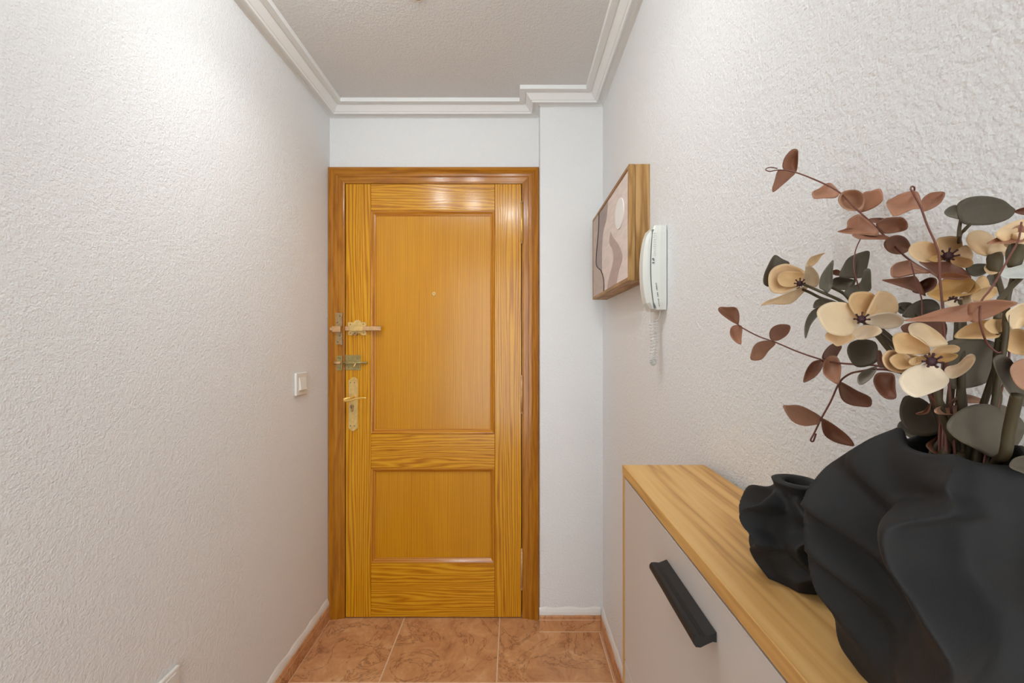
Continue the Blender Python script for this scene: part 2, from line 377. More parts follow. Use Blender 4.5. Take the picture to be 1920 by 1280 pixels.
# casing, mitred: profile across from outer edge to leaf edge (u), depth
cp = [(0, YB), (0, YF+.004), (.003, YF), (.016, YF-.001), (.021, YF+.003), (.023, YF+.0045), (.034, YF+.003), (.046, YF+.0045), (.049, YF+.008), (.062, YF+.009), (.070, YF+.0095), (.0745, YF+.0115), (.0775, YF+.0118), (.0785, YF+.03), (.0785, YB+.06), (0, YB+.06)]
xo0, xo1, zo = XL+.0005, XP-.0012, dz(315)
def casing(name, a, b, fa, fb, mat):
    n = len(cp)
    A_ = [fa(u, d) for u, d in cp]; B_ = [fb(u, d) for u, d in cp]
    fs = [[i, (i+1) % n, n+(i+1) % n, n+i] for i in range(n)]+[list(range(n)), list(range(2*n-1, n-1, -1))]
    return mesh(name, A_+B_, fs, mat, door)
kx0 = (xl-.001-xo0)/.0785; kx1 = (xo1-xr-.001)/.0785; kz = (zo-zt-.001)/.0785
casing('jamb', 0, 0, lambda u, d: (xo0+u*kx0, d, 0.0), lambda u, d: (xo0+u*kx0, d, zo-u*kz), M_jamb)
casing('jamb', 0, 0, lambda u, d: (xo1-u*kx1, d, 0.0), lambda u, d: (xo1-u*kx1, d, zo-u*kz), M_jamb)
casing('frame_head', 0, 0, lambda u, d: (xo0+u*kx0, d, zo-u*kz), lambda u, d: (xo1-u*kx1, d, zo-u*kz), M_head)
box('threshold_backing', xl-.002, xr+.002, YL+.041, YB+.06, .0, zt, M_gap, door)
# hinges
for y0, y1, mt in ((378, 457, M_brass), (703, 775, M_copper), (1027, 1104, M_copper)):
    zc0, zc1 = dz(y1), dz(y0); xh = xr+.0005; bm = bmesh.new()
    h = tube('hinge', [(xh, YL-.004, zc0+.010), (xh, YL-.004, zc1-.010)], .0052, mt, door, 12)
    for s, zz in ((1, zc1-.010), (-1, zc0+.010)):
        tube('finial', [(xh, YL-.004, zz+s*t) for t in (0, .002, .004, .007, .010, .012)], [.006, .006, .0042, .0052, .003, .0008], M_bronze if mt is M_brass else mt, h, 10)
    for t in (.25, .5, .75):
        zz = zc0+.010+(zc1-zc0-.020)*t
        tube('knuckle_joint', [(xh, YL-.004, zz-.0005), (xh, YL-.004, zz+.0005)], .0055, M_bronze, h, 12)
# peephole
bm = bmesh.new(); cyl_bm(bm, (dx(813), YL+.012, dz(550)), (0, -1, 0), .0085, .004, 24, .0075)
pe = bmobj('peephole', bm, M_gold, door)
cyl('peephole_lens', (dx(813), YL+.0085, dz(550)), (0, -1, 0), .0048, .0008, M_bronze, pe, 16)
tube('peephole_drop', [(dx(813), YL+.0095, dz(553.3)), (dx(813), YL+.0085, dz(554.8)), (dx(813), YL+.010, dz(556.5))], [.0028, .0024, .0006], M_gold, pe, 8)
# rim lock on the leaf, keeper on the jamb (zoom coordinates of the photograph's lock area, 9.85 px per px)
def zx(u): return dx(610+u/9.85)
def zz_(v): return dz(570+v/9.85)
def plate(name, poly, d0, d1, mat, par, base=YL): return prism(name, [(zx(u), zz_(v)) for u, v in poly], lambda a, b, d: (a, base-d, b), d0, d1, mat, par)
arc = lambda cx, cy, r, a0, a1, n: [(cx+r*math.cos(math.radians(a0+(a1-a0)*i/n)), cy+r*math.sin(math.radians(a0+(a1-a0)*i/n))) for i in range(n+1)]
lock = plate('rim_lock', [(432, 335), (510, 335)]+arc(605, 372, 78, 195, 345, 12)+[(690, 335), (765, 335), (770, 400), (755, 410), (755, 505), (770, 515), (768, 572), (680, 572), (660, 540), (530, 540), (512, 572), (432, 572), (434, 510), (448, 500), (448, 410), (432, 400)], 0, .006, M_gold, door)
lock['label'] = 'gold coloured rim lock with a sliding bar'
box('lock_bar', zx(400), zx(1055), YL-.019, YL-.006, zz_(492), zz_(412), M_copper, lock, .002, 2)
box('bar_bracket', zx(490), zx(730), YL-.022, YL-.0055, zz_(500), zz_(405), M_gold, lock, .002, 2)
bm = bmesh.new(); cyl_bm(bm, (zx(582), YL, zz_(545)), (0, -1, 0), .0078, .016, 20, bev=.001); k = bmobj('lock_cylinder', bm, M_bronze, lock)
cyl('keyhole', (zx(580), YL-.0162, zz_(540)), (0, -1, 0), .0032, .0006, M_hole, lock, 12)
for u, v in ((475, 375), (715, 372), (478, 535), (722, 530)): cyl('screw', (zx(u), YL-.0058, zz_(v)), (0, -1, 0), .0024, .0008, M_hole, lock, 10)
YJ = YF+.006
kp = plate('lock_keeper', [(210, 165), (340, 165), (340, 215), (332, 240), (335, 400), (322, 412), (326, 520), (338, 545), (336, 690), (342, 745), (325, 755), (295, 742), (250, 742), (222, 752), (212, 735), (220, 540), (212, 530), (212, 405), (218, 395)], 0, .005, M_bronze, door, YJ)
box('keeper_box', zx(172), zx(326), YJ-.020, YJ-.0045, zz_(520), zz_(412), M_copper, kp, .002, 2)
box('bar_tip', zx(126), zx(178), YJ-.017, YJ-.004, zz_(492), zz_(432), M_copper, kp, .003, 2)
for u, v in ((293, 225), (250, 345), (293, 585), (255, 700)): cyl('screw', (zx(u), YJ-.0048, zz_(v)), (0, -1, 0), .0026, .0008, M_hole, kp, 10)
# slide bolt
sb = plate('slide_bolt', [(378, 940), (658, 940), (658, 1215), (385, 1215)], 0, .0035, M_green, door); sb['label'] = 'tarnished green brass slide bolt'
tube('bolt_rod', [(zx(352), YL-.009, zz_(1080)), (zx(788), YL-.009, zz_(1078))], .0052, M_green, sb, 14)
box('bolt_guide', zx(400), zx(560), YL-.016, YL-.003, zz_(1105), zz_(1052), M_green, sb, .003, 2)
bm = bmesh.new(); tube_bm(bm, [(zx(585), YL-.009, zz_(1085)), (zx(575), YL-.014, zz_(1110)), (zx(565), YL-.020, zz_(1150))], [.004, .0036, .0042]); bmobj('bolt_knob', bm, M_gold, sb, True)
for u, v in ((440, 1000), (600, 1000), (440, 1165), (620, 1170)): cyl('screw', (zx(u), YL-.0033, zz_(v)), (0, -1, 0), .002, .0006, M_hole, sb, 10)
sk = plate('bolt_keeper', [(230, 950), (335, 950), (335, 1215), (222, 1222)], 0, .003, M_green, door, YJ)
tube('keeper_tube', [(zx(200), YJ-.008, zz_(1080)), (zx(318), YJ-.008, zz_(1080))], .0068, M_copper, sk, 14)
for u, v in ((262, 990), (295, 1000), (252, 1165), (290, 1180)): cyl('screw', (zx(u), YJ-.0028, zz_(v)), (0, -1, 0), .002, .0006, M_hole, sk, 10)
# lever handle on long plate (zoom 9.85 from 630,690)
def hx(u): return dx(630+u/9.85)
def hz(v): return dz(690+v/9.85)
poly = [(245, 225), (275, 200), (320, 165), (345, 158), (370, 168), (412, 212), (412, 1095), (395, 1112), (350, 1145), (322, 1160), (295, 1145), (255, 1112), (245, 1095)]
lp = prism('lock_plate', [(hx(u), hz(v)) for u, v in poly], lambda a, b, d: (a, YL-d, b), 0, .005, M_gold, door); lp['label'] = 'long brass lock plate with lever handle'
pin = [(268, 262), (390, 262), (390, 1070), (268, 1070)]
prism('plate_field', [(hx(u), hz(v)) for u, v in pin], lambda a, b, d: (a, YL-d, b), .0049, .0062, M_gold, lp)
prism('plate_crest', [(hx(u), hz(v)) for u, v in [(275, 232), (322, 188), (345, 178), (400, 222), (385, 250), (350, 225), (325, 225), (290, 250)]], lambda a, b, d: (a, YL-d, b), .0049, .0068, M_brass, lp)
cyl('lever_neck', (hx(335), YL-.005, hz(520)), (0, -1, 0), .0085, .032, M_brass, lp, 18, .007)
tube('lever', [(hx(335), YL-.036, hz(530)), (hx(270), YL-.046, hz(535)), (hx(245), YL-.050, hz(548)), (hx(275), YL-.052, hz(568)), (hx(350), YL-.053, hz(562)), (hx(430), YL-.053, hz(540)), (hx(520), YL-.052, hz(520)), (hx(600), YL-.051, hz(518)), (hx(640), YL-.050, hz(522))], [.006, .006, .006, .0062, .006, .005, .0042, .0036, .0025], M_brass, lp, 12, 5)
cyl('lock_cylinder', (hx(312), YL-.005, hz(700)), (0, -1, 0), .0085, .010, M_bronze, lp, 20)
box('cylinder_tail', hx(295), hx(332), YL-.014, YL-.005, hz(795), hz(715), M_bronze, lp, .001)
box('key_slot', hx(306), hx(318), YL-.0155, YL-.0148, hz(735), hz(680), M_hole, lp)
for u, v in ((278, 265), (355, 265), (280, 1057), (352, 1057)): cyl('screw', (hx(u), YL-.0058, hz(v)), (0, -1, 0), .0024, .0012, M_hole, lp, 10)

# ------------------------------------------------------------------ light switch and socket on left wall
def wallplate(name, y0, y1, z0, z1, label, cat, rocker):
    t = thing(name, (XL, (y0+y1)/2, z0), label, cat)
    d = .010
    bm = bmesh.new(); box_bm(bm, XL, XL+d, y0, y1, z0, z1, .0045, 3)
    bmobj('cover_plate', bm, M_white, t)
    yc, zc = (y0+y1)/2, (z0+z1)/2
    if rocker:
        a, b, g, h = yc-.021, yc+.021, zc-.024, zc+.024
        box('rocker_surround', XL+d-.001, XL+d+.0012, a-.0016, b+.0016, g-.0016, h+.0016, M_phoneg if 0 else M_white, t, .0005)
        # tilted rocker: lower edge pressed out
        vs = [(XL+d, a, g), (XL+d, b, g), (XL+d, b, h), (XL+d, a, h), (XL+d+.0075, a, g), (XL+d+.0075, b, g), (XL+d+.0016, b, h), (XL+d+.0016, a, h)]
        mesh('rocker', vs, [(0,1,2,3), (4,5,6,7), (0,1,5,4), (1,2,6,5), (2,3,7,6), (3,0,4,7)], M_white, t)
    else:
        box('socket_face', XL+d-.001, XL+d+.0015, yc-.030, yc+.030, zc-.030, zc+.030, M_white, t, .001)
        bm = bmesh.new(); cyl_bm(bm, (XL+d+.0012, yc, zc), (1, 0, 0), .021, .001, 28); bmobj('socket_well', bm, M_phoneg, t)
    return t
wallplate('light_switch', 1.470, 1.553, EYE+(CY-740)/462, EYE+(CY-697)/462-.001, 'square white rocker light switch beside the door on the left wall', 'switch', True)
wallplate('power_socket', .874, .958, .384, .4665, 'white socket plate low on the left wall, cut by the frame', 'socket', False)

# ------------------------------------------------------------------ ceiling lamp (just above the frame) and a small ceiling cap
lamp = thing('ceiling_lamp', (SPOTS[1][0], SPOTS[1][1], ZC), 'three head spot bar on the ceiling just above the picture', 'lamp')
a, b = Vector(SPOTS[0]), Vector(SPOTS[2])
tube('bar', [(a.x, a.y, ZC-.025), (b.x, b.y, ZC-.025)], .011, M_chrome, lamp, 12)
cyl('ceiling_rose', (SPOTS[1][0], SPOTS[1][1], ZC), (0, 0, -1), .05, .02, M_chrome, lamp, 28)
for p in SPOTS:
    cyl('spot_neck', (p[0], p[1], ZC-.03), (0, 0, -1), .008, .02, M_chrome, lamp, 12)
    cyl('spot_head', (p[0], p[1], p[2]+.046), (0, 0, -1), .022, .045, M_lampw, lamp, 24, .036)
cap = thing('ceiling_fitting', (-.303, 1.163, ZC), 'small round grey cap on the ceiling at the top edge', 'ceiling fitting')
cyl('cap_ring', (-.303, 1.163, ZC), (0, 0, -1), .027, .003, M_chrome, cap, 28, .026)
cyl('cap_disc', (-.303, 1.163, ZC-.003), (0, 0, -1), .020, .002, M_lampw, cap, 28)

# ------------------------------------------------------------------ picture on right wall
pic = thing('framed_picture', (XR, 1.347, 1.473), 'wooden box-framed abstract picture with a white sun on the right wall', 'picture')
y0, y1, z0, z1, xf = 1.095, 1.598, 1.473, 1.814, .338
t = .011
for (a, b, c, d) in ((y0, y0+t, z0, z1), (y1-t, y1, z0, z1)): box('frame_side', xf, .3565, a, b, c, d, M_frame, pic, .0008)
for (a, b, c, d) in ((y0+t, y1-t, z1-t, z1), (y0+t, y1-t, z0, z0+t)): box('frame_rail', xf, .3565, a, b, c, d, M_framey, pic, .0008)
for (a, b, c, d) in ((y0, y0+.02, z0, z1), (y1-.02, y1, z0, z1)): box('back_side', .3578, XR-.0005, a, b, c, d, M_frame, pic, .0008)
for (a, b, c, d) in ((y0+.02, y1-.02, z1-.02, z1), (y0+.02, y1-.02, z0, z0+.02)): box('back_rail', .3578, XR-.0005, a, b, c, d, M_framey, pic, .0008)
xa = .3415
art = box('artwork_panel', xa, .3572, y0+.004, y1-.004, z0+.004, z1-.004, M_art['ground'], pic)
def ap(u, v):
    px, py = 1100+u/4.738, 300+v/4.738; s = (px-CX)/xf
    return (min(max(F/s, y0+.009), y1-.006), min(max(EYE+(CY-py)/s, z0+.009), z1-.006))
def artp(name, pts, d, mat, smooth=0, par=None):
    P = [ap(*p) for p in pts]
    if smooth: P = [(v.x, v.y) for v in catmull([(p[0], p[1], 0) for p in P], smooth, True)]
    return prism(name, P, lambda a, b, dd: (xa-dd, a, b), -.001, d, mat, par or art)
cyc, czc = ap(284, 475)
P = [(cyc+.048*math.cos(2*math.pi*i/40), czc+.048*math.sin(2*math.pi*i/40)) for i in range(40)]
prism('sun_disc', P, lambda a, b, dd: (xa-dd, a, b), -.001, .0025, M_sun, art)
def spl(pts): return [(v.x, v.y) for v in catmull([(p[0], p[1], 0) for p in pts], 6)]
hillR = [(205, 635), (225, 680), (275, 750), (305, 830), (305, 890), (280, 970), (262, 1060), (258, 1130)]
hillL = [(172, 1170), (185, 1080), (215, 960), (232, 870), (220, 790), (195, 735), (205, 635)]
artp('hill_shape', spl(hillR)+spl(hillL)[:-1], .0012, M_art['hill'])
shR = [(178, 330), (178, 420), (168, 520), (140, 640), (130, 780), (128, 960), (128, 985)]
shL = [(92, 955), (82, 920), (85, 820), (100, 650), (106, 500), (104, 420)]
artp('shade_shape', spl(shR)+spl(shL), .0010, M_art['shade'])
frR = [(104, 415), (106, 500), (100, 650), (85, 820), (82, 920), (95, 955), (125, 985), (145, 1050), (150, 1110), (148, 1175)]
artp('front_shape', [(54, 1220), (50, 860), (54, 480)]+spl(frR), .0022, M_art['front'])
ln = [ap(*p) for p in frR]
tube('dark_line', [(xa-.0022, a, b) for a, b in ln], .0016, M_ink, art, 6, 6)

# ------------------------------------------------------------------ intercom handset
ph = thing('door_intercom', (XR, 1.0, 1.376), 'ivory wall intercom handset with a coiled cord beside the picture', 'intercom')
SP = 722.0
def iz(py): return EYE+(CY-py)/SP
ya, yb = .97, 1.052
def loft(name, secs, mat, par):
    """secs: list of (z, outline list of (x,y))"""
    vs, fs = [], []; n = len(secs[0][1])
    for z, o in secs: vs += [(x, y, z) for x, y in o]
    for i in range(len(secs)-1):
        for k in range(n): fs.append((i*n+k, i*n+(k+1) % n, (i+1)*n+(k+1) % n, (i+1)*n+k))
    fs += [list(range(n)), list(range((len(secs)-1)*n, len(secs)*n))]
    return mesh(name, vs, fs, mat, par, False)
def rr(xw, xf_, a, b, c):   # cross-section, wall side xw, front xf_, chamfer c
    return [(xw, a), (xw-(xw-xf_)*.42, a-.0), (xf_+c, a+.003), (xf_, a+.003+c), (xf_, b-.003-c), (xf_+c, b-.003), (xw-(xw-xf_)*.42, b), (xw, b)]
def bow(t): return 1-(2*t-1)**2
secs = []
for i in range(13):
    t_ = i/12; z = iz(580)+(iz(421)-iz(580))*t_
    e = .004 if i in (0, 12) else 0
    xfr = (1229+(1221-1229)*bow(t_)**.8-CX)/SP if t_ < .5 else (1226+(1221-1226)*bow(t_)**.8-CX)/SP
    secs.append((z, rr(XR-.0025, xfr+e, ya+e*.5, yb-e*.5, .003)))
base = loft('base_unit', secs, M_phone, ph)
box('wall_bracket', XR-.003, XR-.0002, ya+.004, yb-.004, iz(572), iz(430), M_phoneg, ph)
secs = []
for i in range(15):
    t_ = i/14; z = iz(578)+(iz(427)-iz(578))*t_
    xb = (1230+(1222-1230)*bow(t_)**.8-CX)/SP if t_ < .5 else (1227+(1222-1227)*bow(t_)**.8-CX)/SP
    q = bow(t_)**.6; edge = 1222 if t_ < .5 else 1224
    xfr = (edge-1+(1209.0-edge)*q-CX)/SP
    e = .003 if i in (0, 14) else 0
    secs.append((z, rr(xb-.0026, xfr+.0005+e, ya+.004+e, ya+.049-e, .006)))
hs = loft('handset', secs, M_phone, ph)
secs = []
for i in range(15):
    t_ = i/14; z = iz(577)+(iz(429)-iz(577))*t_
    xb = (1230+(1222-1230)*bow(t_)**.8-CX)/SP if t_ < .5 else (1227+(1222-1227)*bow(t_)**.8-CX)/SP
    secs.append((z, [(xb+.002, ya+.0042), (xb-.0035, ya+.0042), (xb-.0035, ya+.044), (xb+.002, ya+.044)]))
loft('cradle_seam', secs, M_phoneg, ph)
for i in range(11):
    py = 436+i*4.1; xc = (1226.5+abs(i-5)*.12-CX)/SP
    box('grille_slot', xc-.0012, xc+.0055, ya-.0005+.0012, ya+.004, iz(py+.55), iz(py-.55), M_phoneg if i % 1 else M_cord, base)
for u, v, w_, h_ in ((1225.0, 484.5, 4.0, 2.2), (1226.5, 487.0, 2.5, 2.5), (1225.5, 492.0, 4.5, 2.4)):
    prism('key_symbol', [((u+w_/2*math.cos(q)-CX)/SP, iz(v+h_/2*math.sin(q))) for q in [i*math.pi/4 for i in range(8)]], lambda a, b, d: (a, ya+.0035-d, b), 0, .0032, M_phoneg, base)
# small printed line of lettering running up the side, too small to read
for i in range(15):
    v = 531+i*3; u = 1230.5+i*.42
    w_ = random.choice((1.0, 1.4, 1.8)); h_ = random.choice((1.2, 1.8, 2.2))
    if i in (5, 9): continue
    box('printed_mark', (u-w_/2-CX)/SP, (u+w_/2-CX)/SP, ya-.0004, ya+.001, iz(v+h_/2), iz(v-h_/2), M_phoneg, base)
# coiled cord: U-shaped loop
def coil_path(cpts, turns, rad, n):
    C = catmull(cpts, 24); m = len(C); out = []
    for i in range(n):
        f = i/(n-1)*(m-1); k = min(int(f), m-2); p = C[k].lerp(C[k+1], f-k); tg = (C[k+1]-C[k]).normalized()
        s1 = tg.cross(Vector((0, 1, .1))).normalized(); s2 = tg.cross(s1); a_ = 2*math.pi*turns*i/(n-1)
        out.append(p+(s1*math.cos(a_)+s2*math.sin(a_))*rad)
    return out
def ip(px, py, Y): return pt(px, py, Y)
Yc = 1.0
tube('cord_lead', [ip(1218.5, 576, Yc), ip(1218.3, 592, Yc), ip(1218, 606, Yc)], .0013, M_cord, ph, 6, 4)
cp_ = [ip(1221, 606, Yc), ip(1223, 625, Yc), ip(1224, 645, Yc-.004), ip(1222, 665, Yc-.006), ip(1221.5, 676, Yc-.004), ip(1224.5, 681, Yc+.002), ip(1228, 676, Yc+.008), ip(1229.5, 665, Yc+.010), ip(1229, 645, Yc+.012), ip(1230, 625, Yc+.012), ip(1229.5, 602, Yc+.010)]
tube('coiled_cord', coil_path(cp_, 34, .0054, 900), .0012, M_cord, ph, 6)
tube('cord_lead', [ip(1229.5, 600, Yc+.010), ip(1234, 598, Yc+.008), ip(1237, 590, Yc+.005), ip(1239, 578, Yc)], .0013, M_cord, ph, 6, 4)

# ------------------------------------------------------------------ shoe cabinet
XF0 = .2205; ZT = 1.043; YC0 = .755; YC1 = .185; YAW = math.radians(.75)
def cb(v):   # yaw about the far back corner
    x, y, z = v; ddx, ddy = x-(XR-.001), y-YC0; c, s = math.cos(YAW), math.sin(YAW)
    return (XR-.001+ddx*c+ddy*s, YC0-ddx*s*0+ddy*c, z)
def cbox(name, *a, mat, parent, bev=0, seg=1): return box(name, *a, mat, parent, bev, seg, cb)
cab = thing('shoe_cabinet', (.31, .47, 0), 'slim shoe cabinet with oak top, greige flap fronts and black handle', 'cabinet')
cbox('top_board', XF0-.001, XR-.014, YC1, YC0, ZT-.018, ZT, mat=M_oak, parent=cab, bev=.0008)
for a, b in ((YC0-.009, YC0), (YC1, YC1+.009)): cbox('side_panel', XF0, XR-.014, a, b, .0, ZT-.0185, mat=M_oakz, parent=cab, bev=.0006)
cbox('back_panel', XR-.02, XR-.014, YC1+.009, YC0-.009, .03, ZT-.0185, mat=M_gap, parent=cab)
cbox('inner_shelf', XF0+.02, XR-.021, YC1+.0095, YC0-.0095, .642, .656, mat=M_oak, parent=cab)
flaps = []
for z0_, z1_ in ((.662, ZT-.0225), (.06, .658)):
    flaps.append(cbox('flap_front', XF0+.0005, XF0+.0165, YC1+.0105, YC0-.0118, z0_, z1_, mat=M_door_c, parent=cab, bev=.0008))
# black pull handle: extruded profile (projection from front, height)
hp = [(0, .0), (.004, .0005), (.010, -.002), (.017, -.0055), (.022, -.005), (.0245, -.0015), (.0245, .003), (.0222, .0062), (.018, .0068), (.011, .0062), (.005, .0085), (0, .0105)]
for zc_, fl_ in ((.9712, flaps[0]), (.40, flaps[1])):
    hy0, hy1 = .397, .531; n = len(hp)
    A_ = [cb((XF0-u, hy0, zc_+v)) for u, v in hp]; B_ = [cb((XF0-u, hy1, zc_+v)) for u, v in hp]
    fs = [[i, (i+1) % n, n+(i+1) % n, n+i] for i in range(n)]+[list(range(n)), list(range(2*n-1, n-1, -1))]
    h = mesh('pull_handle', A_+B_, fs, M_black, fl_)
    h['label'] = 'matte black pull handle'

# ------------------------------------------------------------------ black ceramic vases with wavy fins
def lerp_tab(tab, x):
    if x <= tab[0][0]: return tab[0][1]
    n = len(tab)
    for i in range(n-1):
        a, p = tab[i]; b, q = tab[i+1]
        if x <= b:
            m0 = (q-tab[i-1][1])/(b-tab[i-1][0]) if i else (q-p)/(b-a)
            m1 = (tab[i+2][1]-p)/(tab[i+2][0]-a) if i+2 < n else (q-p)/(b-a)
            f = (x-a)/(b-a); h = b-a
            return (2*f**3-3*f*f+1)*p+(f**3-2*f*f+f)*h*m0+(-2*f**3+3*f*f)*q+(f**3-f*f)*h*m1
    return tab[-1][1]
def fin_vase(name, c, H, core, fins, mouth, label, nt_=400, nz=150, inner=.07, lip=1.0, ripple=None):
    """core: table t->radius; fins: list of dict(th, A:table, w, wig:table(rad), dz:table)"""
    t_obj = thing(name, c, label, 'vase')
    rows = []
    for j in range(nz+1):
        t_ = j/nz; rc = lerp_tab(core, t_); row = []
        for i in range(nt_):
            th = 2*math.pi*i/nt_; r = rc; zadd = 0
            for f in fins:
                d = th-f['th']; d = (d+math.pi) % (2*math.pi)-math.pi; d -= lerp_tab(f['wig'], min(1, t_+f.get('slant', 0)*max(0, d)))
                wl = f['w']*(1.25 if d*f.get('lean', 1) > 0 else .8)
                g = math.exp(-abs(d/wl)**1.45)
                r += lerp_tab(f['A'], t_)*g; zadd += lerp_tab(f['dz'], t_)*g
            r += .0011*math.sin(3*th+9*t_+1.5*math.sin(11*t_))*math.sin(math.pi*t_)+.0007*math.sin(7*th-13*t_)*math.sin(math.pi*t_)
            row.append((r*math.cos(th), r*math.sin(th), H*t_+zadd))
        rows.append(row)
    # rounded lip and inner wall
    top = rows[-1]; last = []
    for k, (dr, dzz) in enumerate([(-.0015, .0012), (-.004, .0012), (-.0055, -.001), (-.0055, -.012), (-.0045, -.03), (-.004, -inner)]):
        row = []
        for (x, y, z) in top:
            r = math.hypot(x, y); q = max(.004, r+dr*lip)/r; row.append((x*q, y*q, z+dzz))
        rows.append(row)
    vs = [Vector(c)+Vector(v) for row in rows for v in row]; fs = []
    for j in range(len(rows)-1):
        for i in range(nt_):
            a, b = j*nt_+i, j*nt_+(i+1) % nt_
            fs.append((a, b, b+nt_, a+nt_))
    fs.append(list(range(nt_))[::-1]); fs.append([(len(rows)-1)*nt_+i for i in range(nt_)])
    mesh('vase_body', vs, fs, M_vase, t_obj, True)
    return t_obj
D = math.radians
VB = (.300, .250, ZT+.0004)
finA = [(0, 0), (.12, .012), (.35, .030), (.6, .042), (.8, .043), (.92, .03), (1, .006)]
big_core = [(0, .044), (.1, .044), (.3, .039), (.6, .035), (.85, .034), (.95, .033), (1, .031)]
fins = [
    dict(th=D(133), A=[(0, .008), (.06, .017), (.21, .025), (.29, .038), (.43, .047), (.64, .050), (.79, .041), (.87, .029), (.95, .013), (1, .001)], w=.27, wig=[(0, .22), (.14, .02), (.28, .20), (.40, -.06), (.50, .14), (.60, -.12), (.70, .13), (.82, -.16), (.92, .0), (1, -.1)], dz=[(0, 0), (.6, .001), (.85, .004), (.95, .009), (1, .011)], lean=1, slant=.22),
    dict(th=D(210), A=[(0, .008), (.1, .020), (.3, .043), (.5, .053), (.7, .054), (.80, .050), (.86, .019), (.93, .014), (1, .004)], w=.22, wig=[(0, 0), (.2, -.07), (.34, .09), (.445, .14), (.585, -.02), (.67, -.14), (.76, -.17), (.805, -.13), (.85, .12), (.90, .05), (.985, .12), (1, .08)], dz=[(0, 0), (.76, .0), (.84, .004), (1, .004)], lean=-1),
    dict(th=D(282), A=finA, w=.28, wig=[(0, .2), (.3, -.1), (.5, .15), (.7, -.1), (1, .1)], dz=[(0, 0), (.7, .003), (1, .004)]),
    dict(th=D(350), A=[(k, v*.62) for k, v in finA], w=.32, wig=[(0, -.2), (.3, .1), (.5, -.1), (.8, .1), (1, 0)], dz=[(0, 0), (.7, .003), (1, .006)]),
    dict(th=D(62), A=finA, w=.30, wig=[(0, .1), (.3, -.1), (.55, .12), (.75, -.1), (1, .05)], dz=[(0, 0), (.7, .003), (1, .008)]),
]
fin_vase('ruffled_vase', VB, .172, big_core, fins, .034, 'large ruffled matte black ceramic vase holding the dried flowers')
VS = (.303, .398, ZT+.0004)
sA = [(0, .004), (.1, .008), (.3, .019), (.55, .026), (.72, .024), (.84, .010), (.93, .0), (1, 0)]
small_core = [(0, .033), (.1, .034), (.4, .032), (.7, .027), (.85, .0205), (.92, .021), (1, .0235)]
sf = []
for k, (a, sc) in enumerate(((128, 1.0), (182, 1.05), (240, .95), (300, 1.0), (8, .85), (66, 1.0))):
    ph_ = k*1.9
    sf.append(dict(th=D(a), A=[(q, v*sc) for q, v in sA], w=.20, wig=[(i/8, .19*math.sin(i*2.0+ph_)) for i in range(9)], dz=[(0, 0), (.5, .002), (.75, .006), (.9, 0), (1, 0)], lean=(-1)**k))
fin_vase('ruffled_bud_vase', VS, .0985, small_core, sf, .02, 'small ruffled matte black ceramic bud vase, empty, behind the large vase', 300, 110, .05, 2.1)

# ------------------------------------------------------------------ dried / fabric flowers
def A(x, y): return (1320+x/3.2, 260+y/3.2)
def B(x, y): return (1320+x/3.2, 540+y/3.2)
def ymax(px): return .386*F/max(1, px-CX)
def blade(name, parent, outline, base, Yb, dt, cup=.0, roll=0., mat=None, zf=A, thick=.0006, fold=0., wave=0.):
    """leaf or petal: outline traced in the photograph, given a real distance, tilt (dt: tip nearer/farther), roll and cupping"""
    O = [Vector((*zf(*p), 0)) for p in outline]; O = catmull(O, 4, True) if len(O) < 9 else catmull(O, 3, True)
    b = Vector((*zf(*base), 0)); c = sum(O, Vector())/len(O)
    ax = (c-b); tip = max(O, key=lambda p: (p-b).length)
    ax = (tip-b).normalized(); L = (tip-b).length; pr = Vector((-ax.y, ax.x, 0))
    hw = max(abs((p-b).dot(pr)) for p in O)+1e-6
    rings = [1, .8, .55, .3]; n = len(O); P = []
    for r in rings: P += [(c+(o-c)*r, r) for o in O]
    P.append((c, 0)); front, back = [], []
    ph_ = random.uniform(0, 6)
    for p, r in P:
        s = (p-b).dot(ax)/L; q = (p-b).dot(pr)/hw
        Y = Yb+dt*s+roll*q+cup*(1-r*r)+fold*abs(q)+wave*math.sin(s*7+q*2+ph_)*r
        Y = min(Y, ymax(p.x)-.0015)
        front.append(pt(p.x, p.y, Y))
    nn = len(front); 
    # offset back layer along approximate normal (view direction dominated)
    for v in front: back.append(v+(v-Vector((0, 0, EYE))).normalized()*thick)
    fs = []
    for k in range(len(rings)-1):
        for i in range(n):
            a, b_ = k*n+i, k*n+(i+1) % n
            fs.append((a, b_, b_+n, a+n)); fs.append((nn+a, nn+a+n, nn+b_+n, nn+b_))
    k = (len(rings)-1)*n
    for i in range(n):
        fs.append((k+i, k+(i+1) % n, nn-1)); fs.append((nn+k+(i+1) % n, nn+k+i, 2*nn-1))
        fs.append((i, nn+i, nn+(i+1) % n, (i+1) % n))
    return mesh(name, front+back, fs, mat, parent, True)
MOUTH = Vector((.300, .250, ZT+.165))
def stem(parent, pts, zf, Ys, r, mat, to_vase=True, off=(0, 0), name='stem', taper=True):
    W = [pt(*zf(*p), min(y, ymax(zf(*p)[0])-.002)) for p, y in zip(pts, Ys)]
    if to_vase:
        W.append(MOUTH+Vector((off[0], off[1], .0))); W.append(MOUTH+Vector((off[0]*.8, off[1]*.8, -.055)))
    n = len(W); rs = [r*(.75+.25*i/(n-1)) for i in range(n)] if taper else r
    return tube(name, W, rs, mat, parent, 8, 6)
def lin(a, b, n): return [a+(b-a)*i/(n-1) for i in range(n)]
def sprig(name, label, cat, grp=None): return thing(name, MOUTH-Vector((0, 0, .055)), label, cat, grp)
R = M_rust; G = M_olive; Pt = M_petal

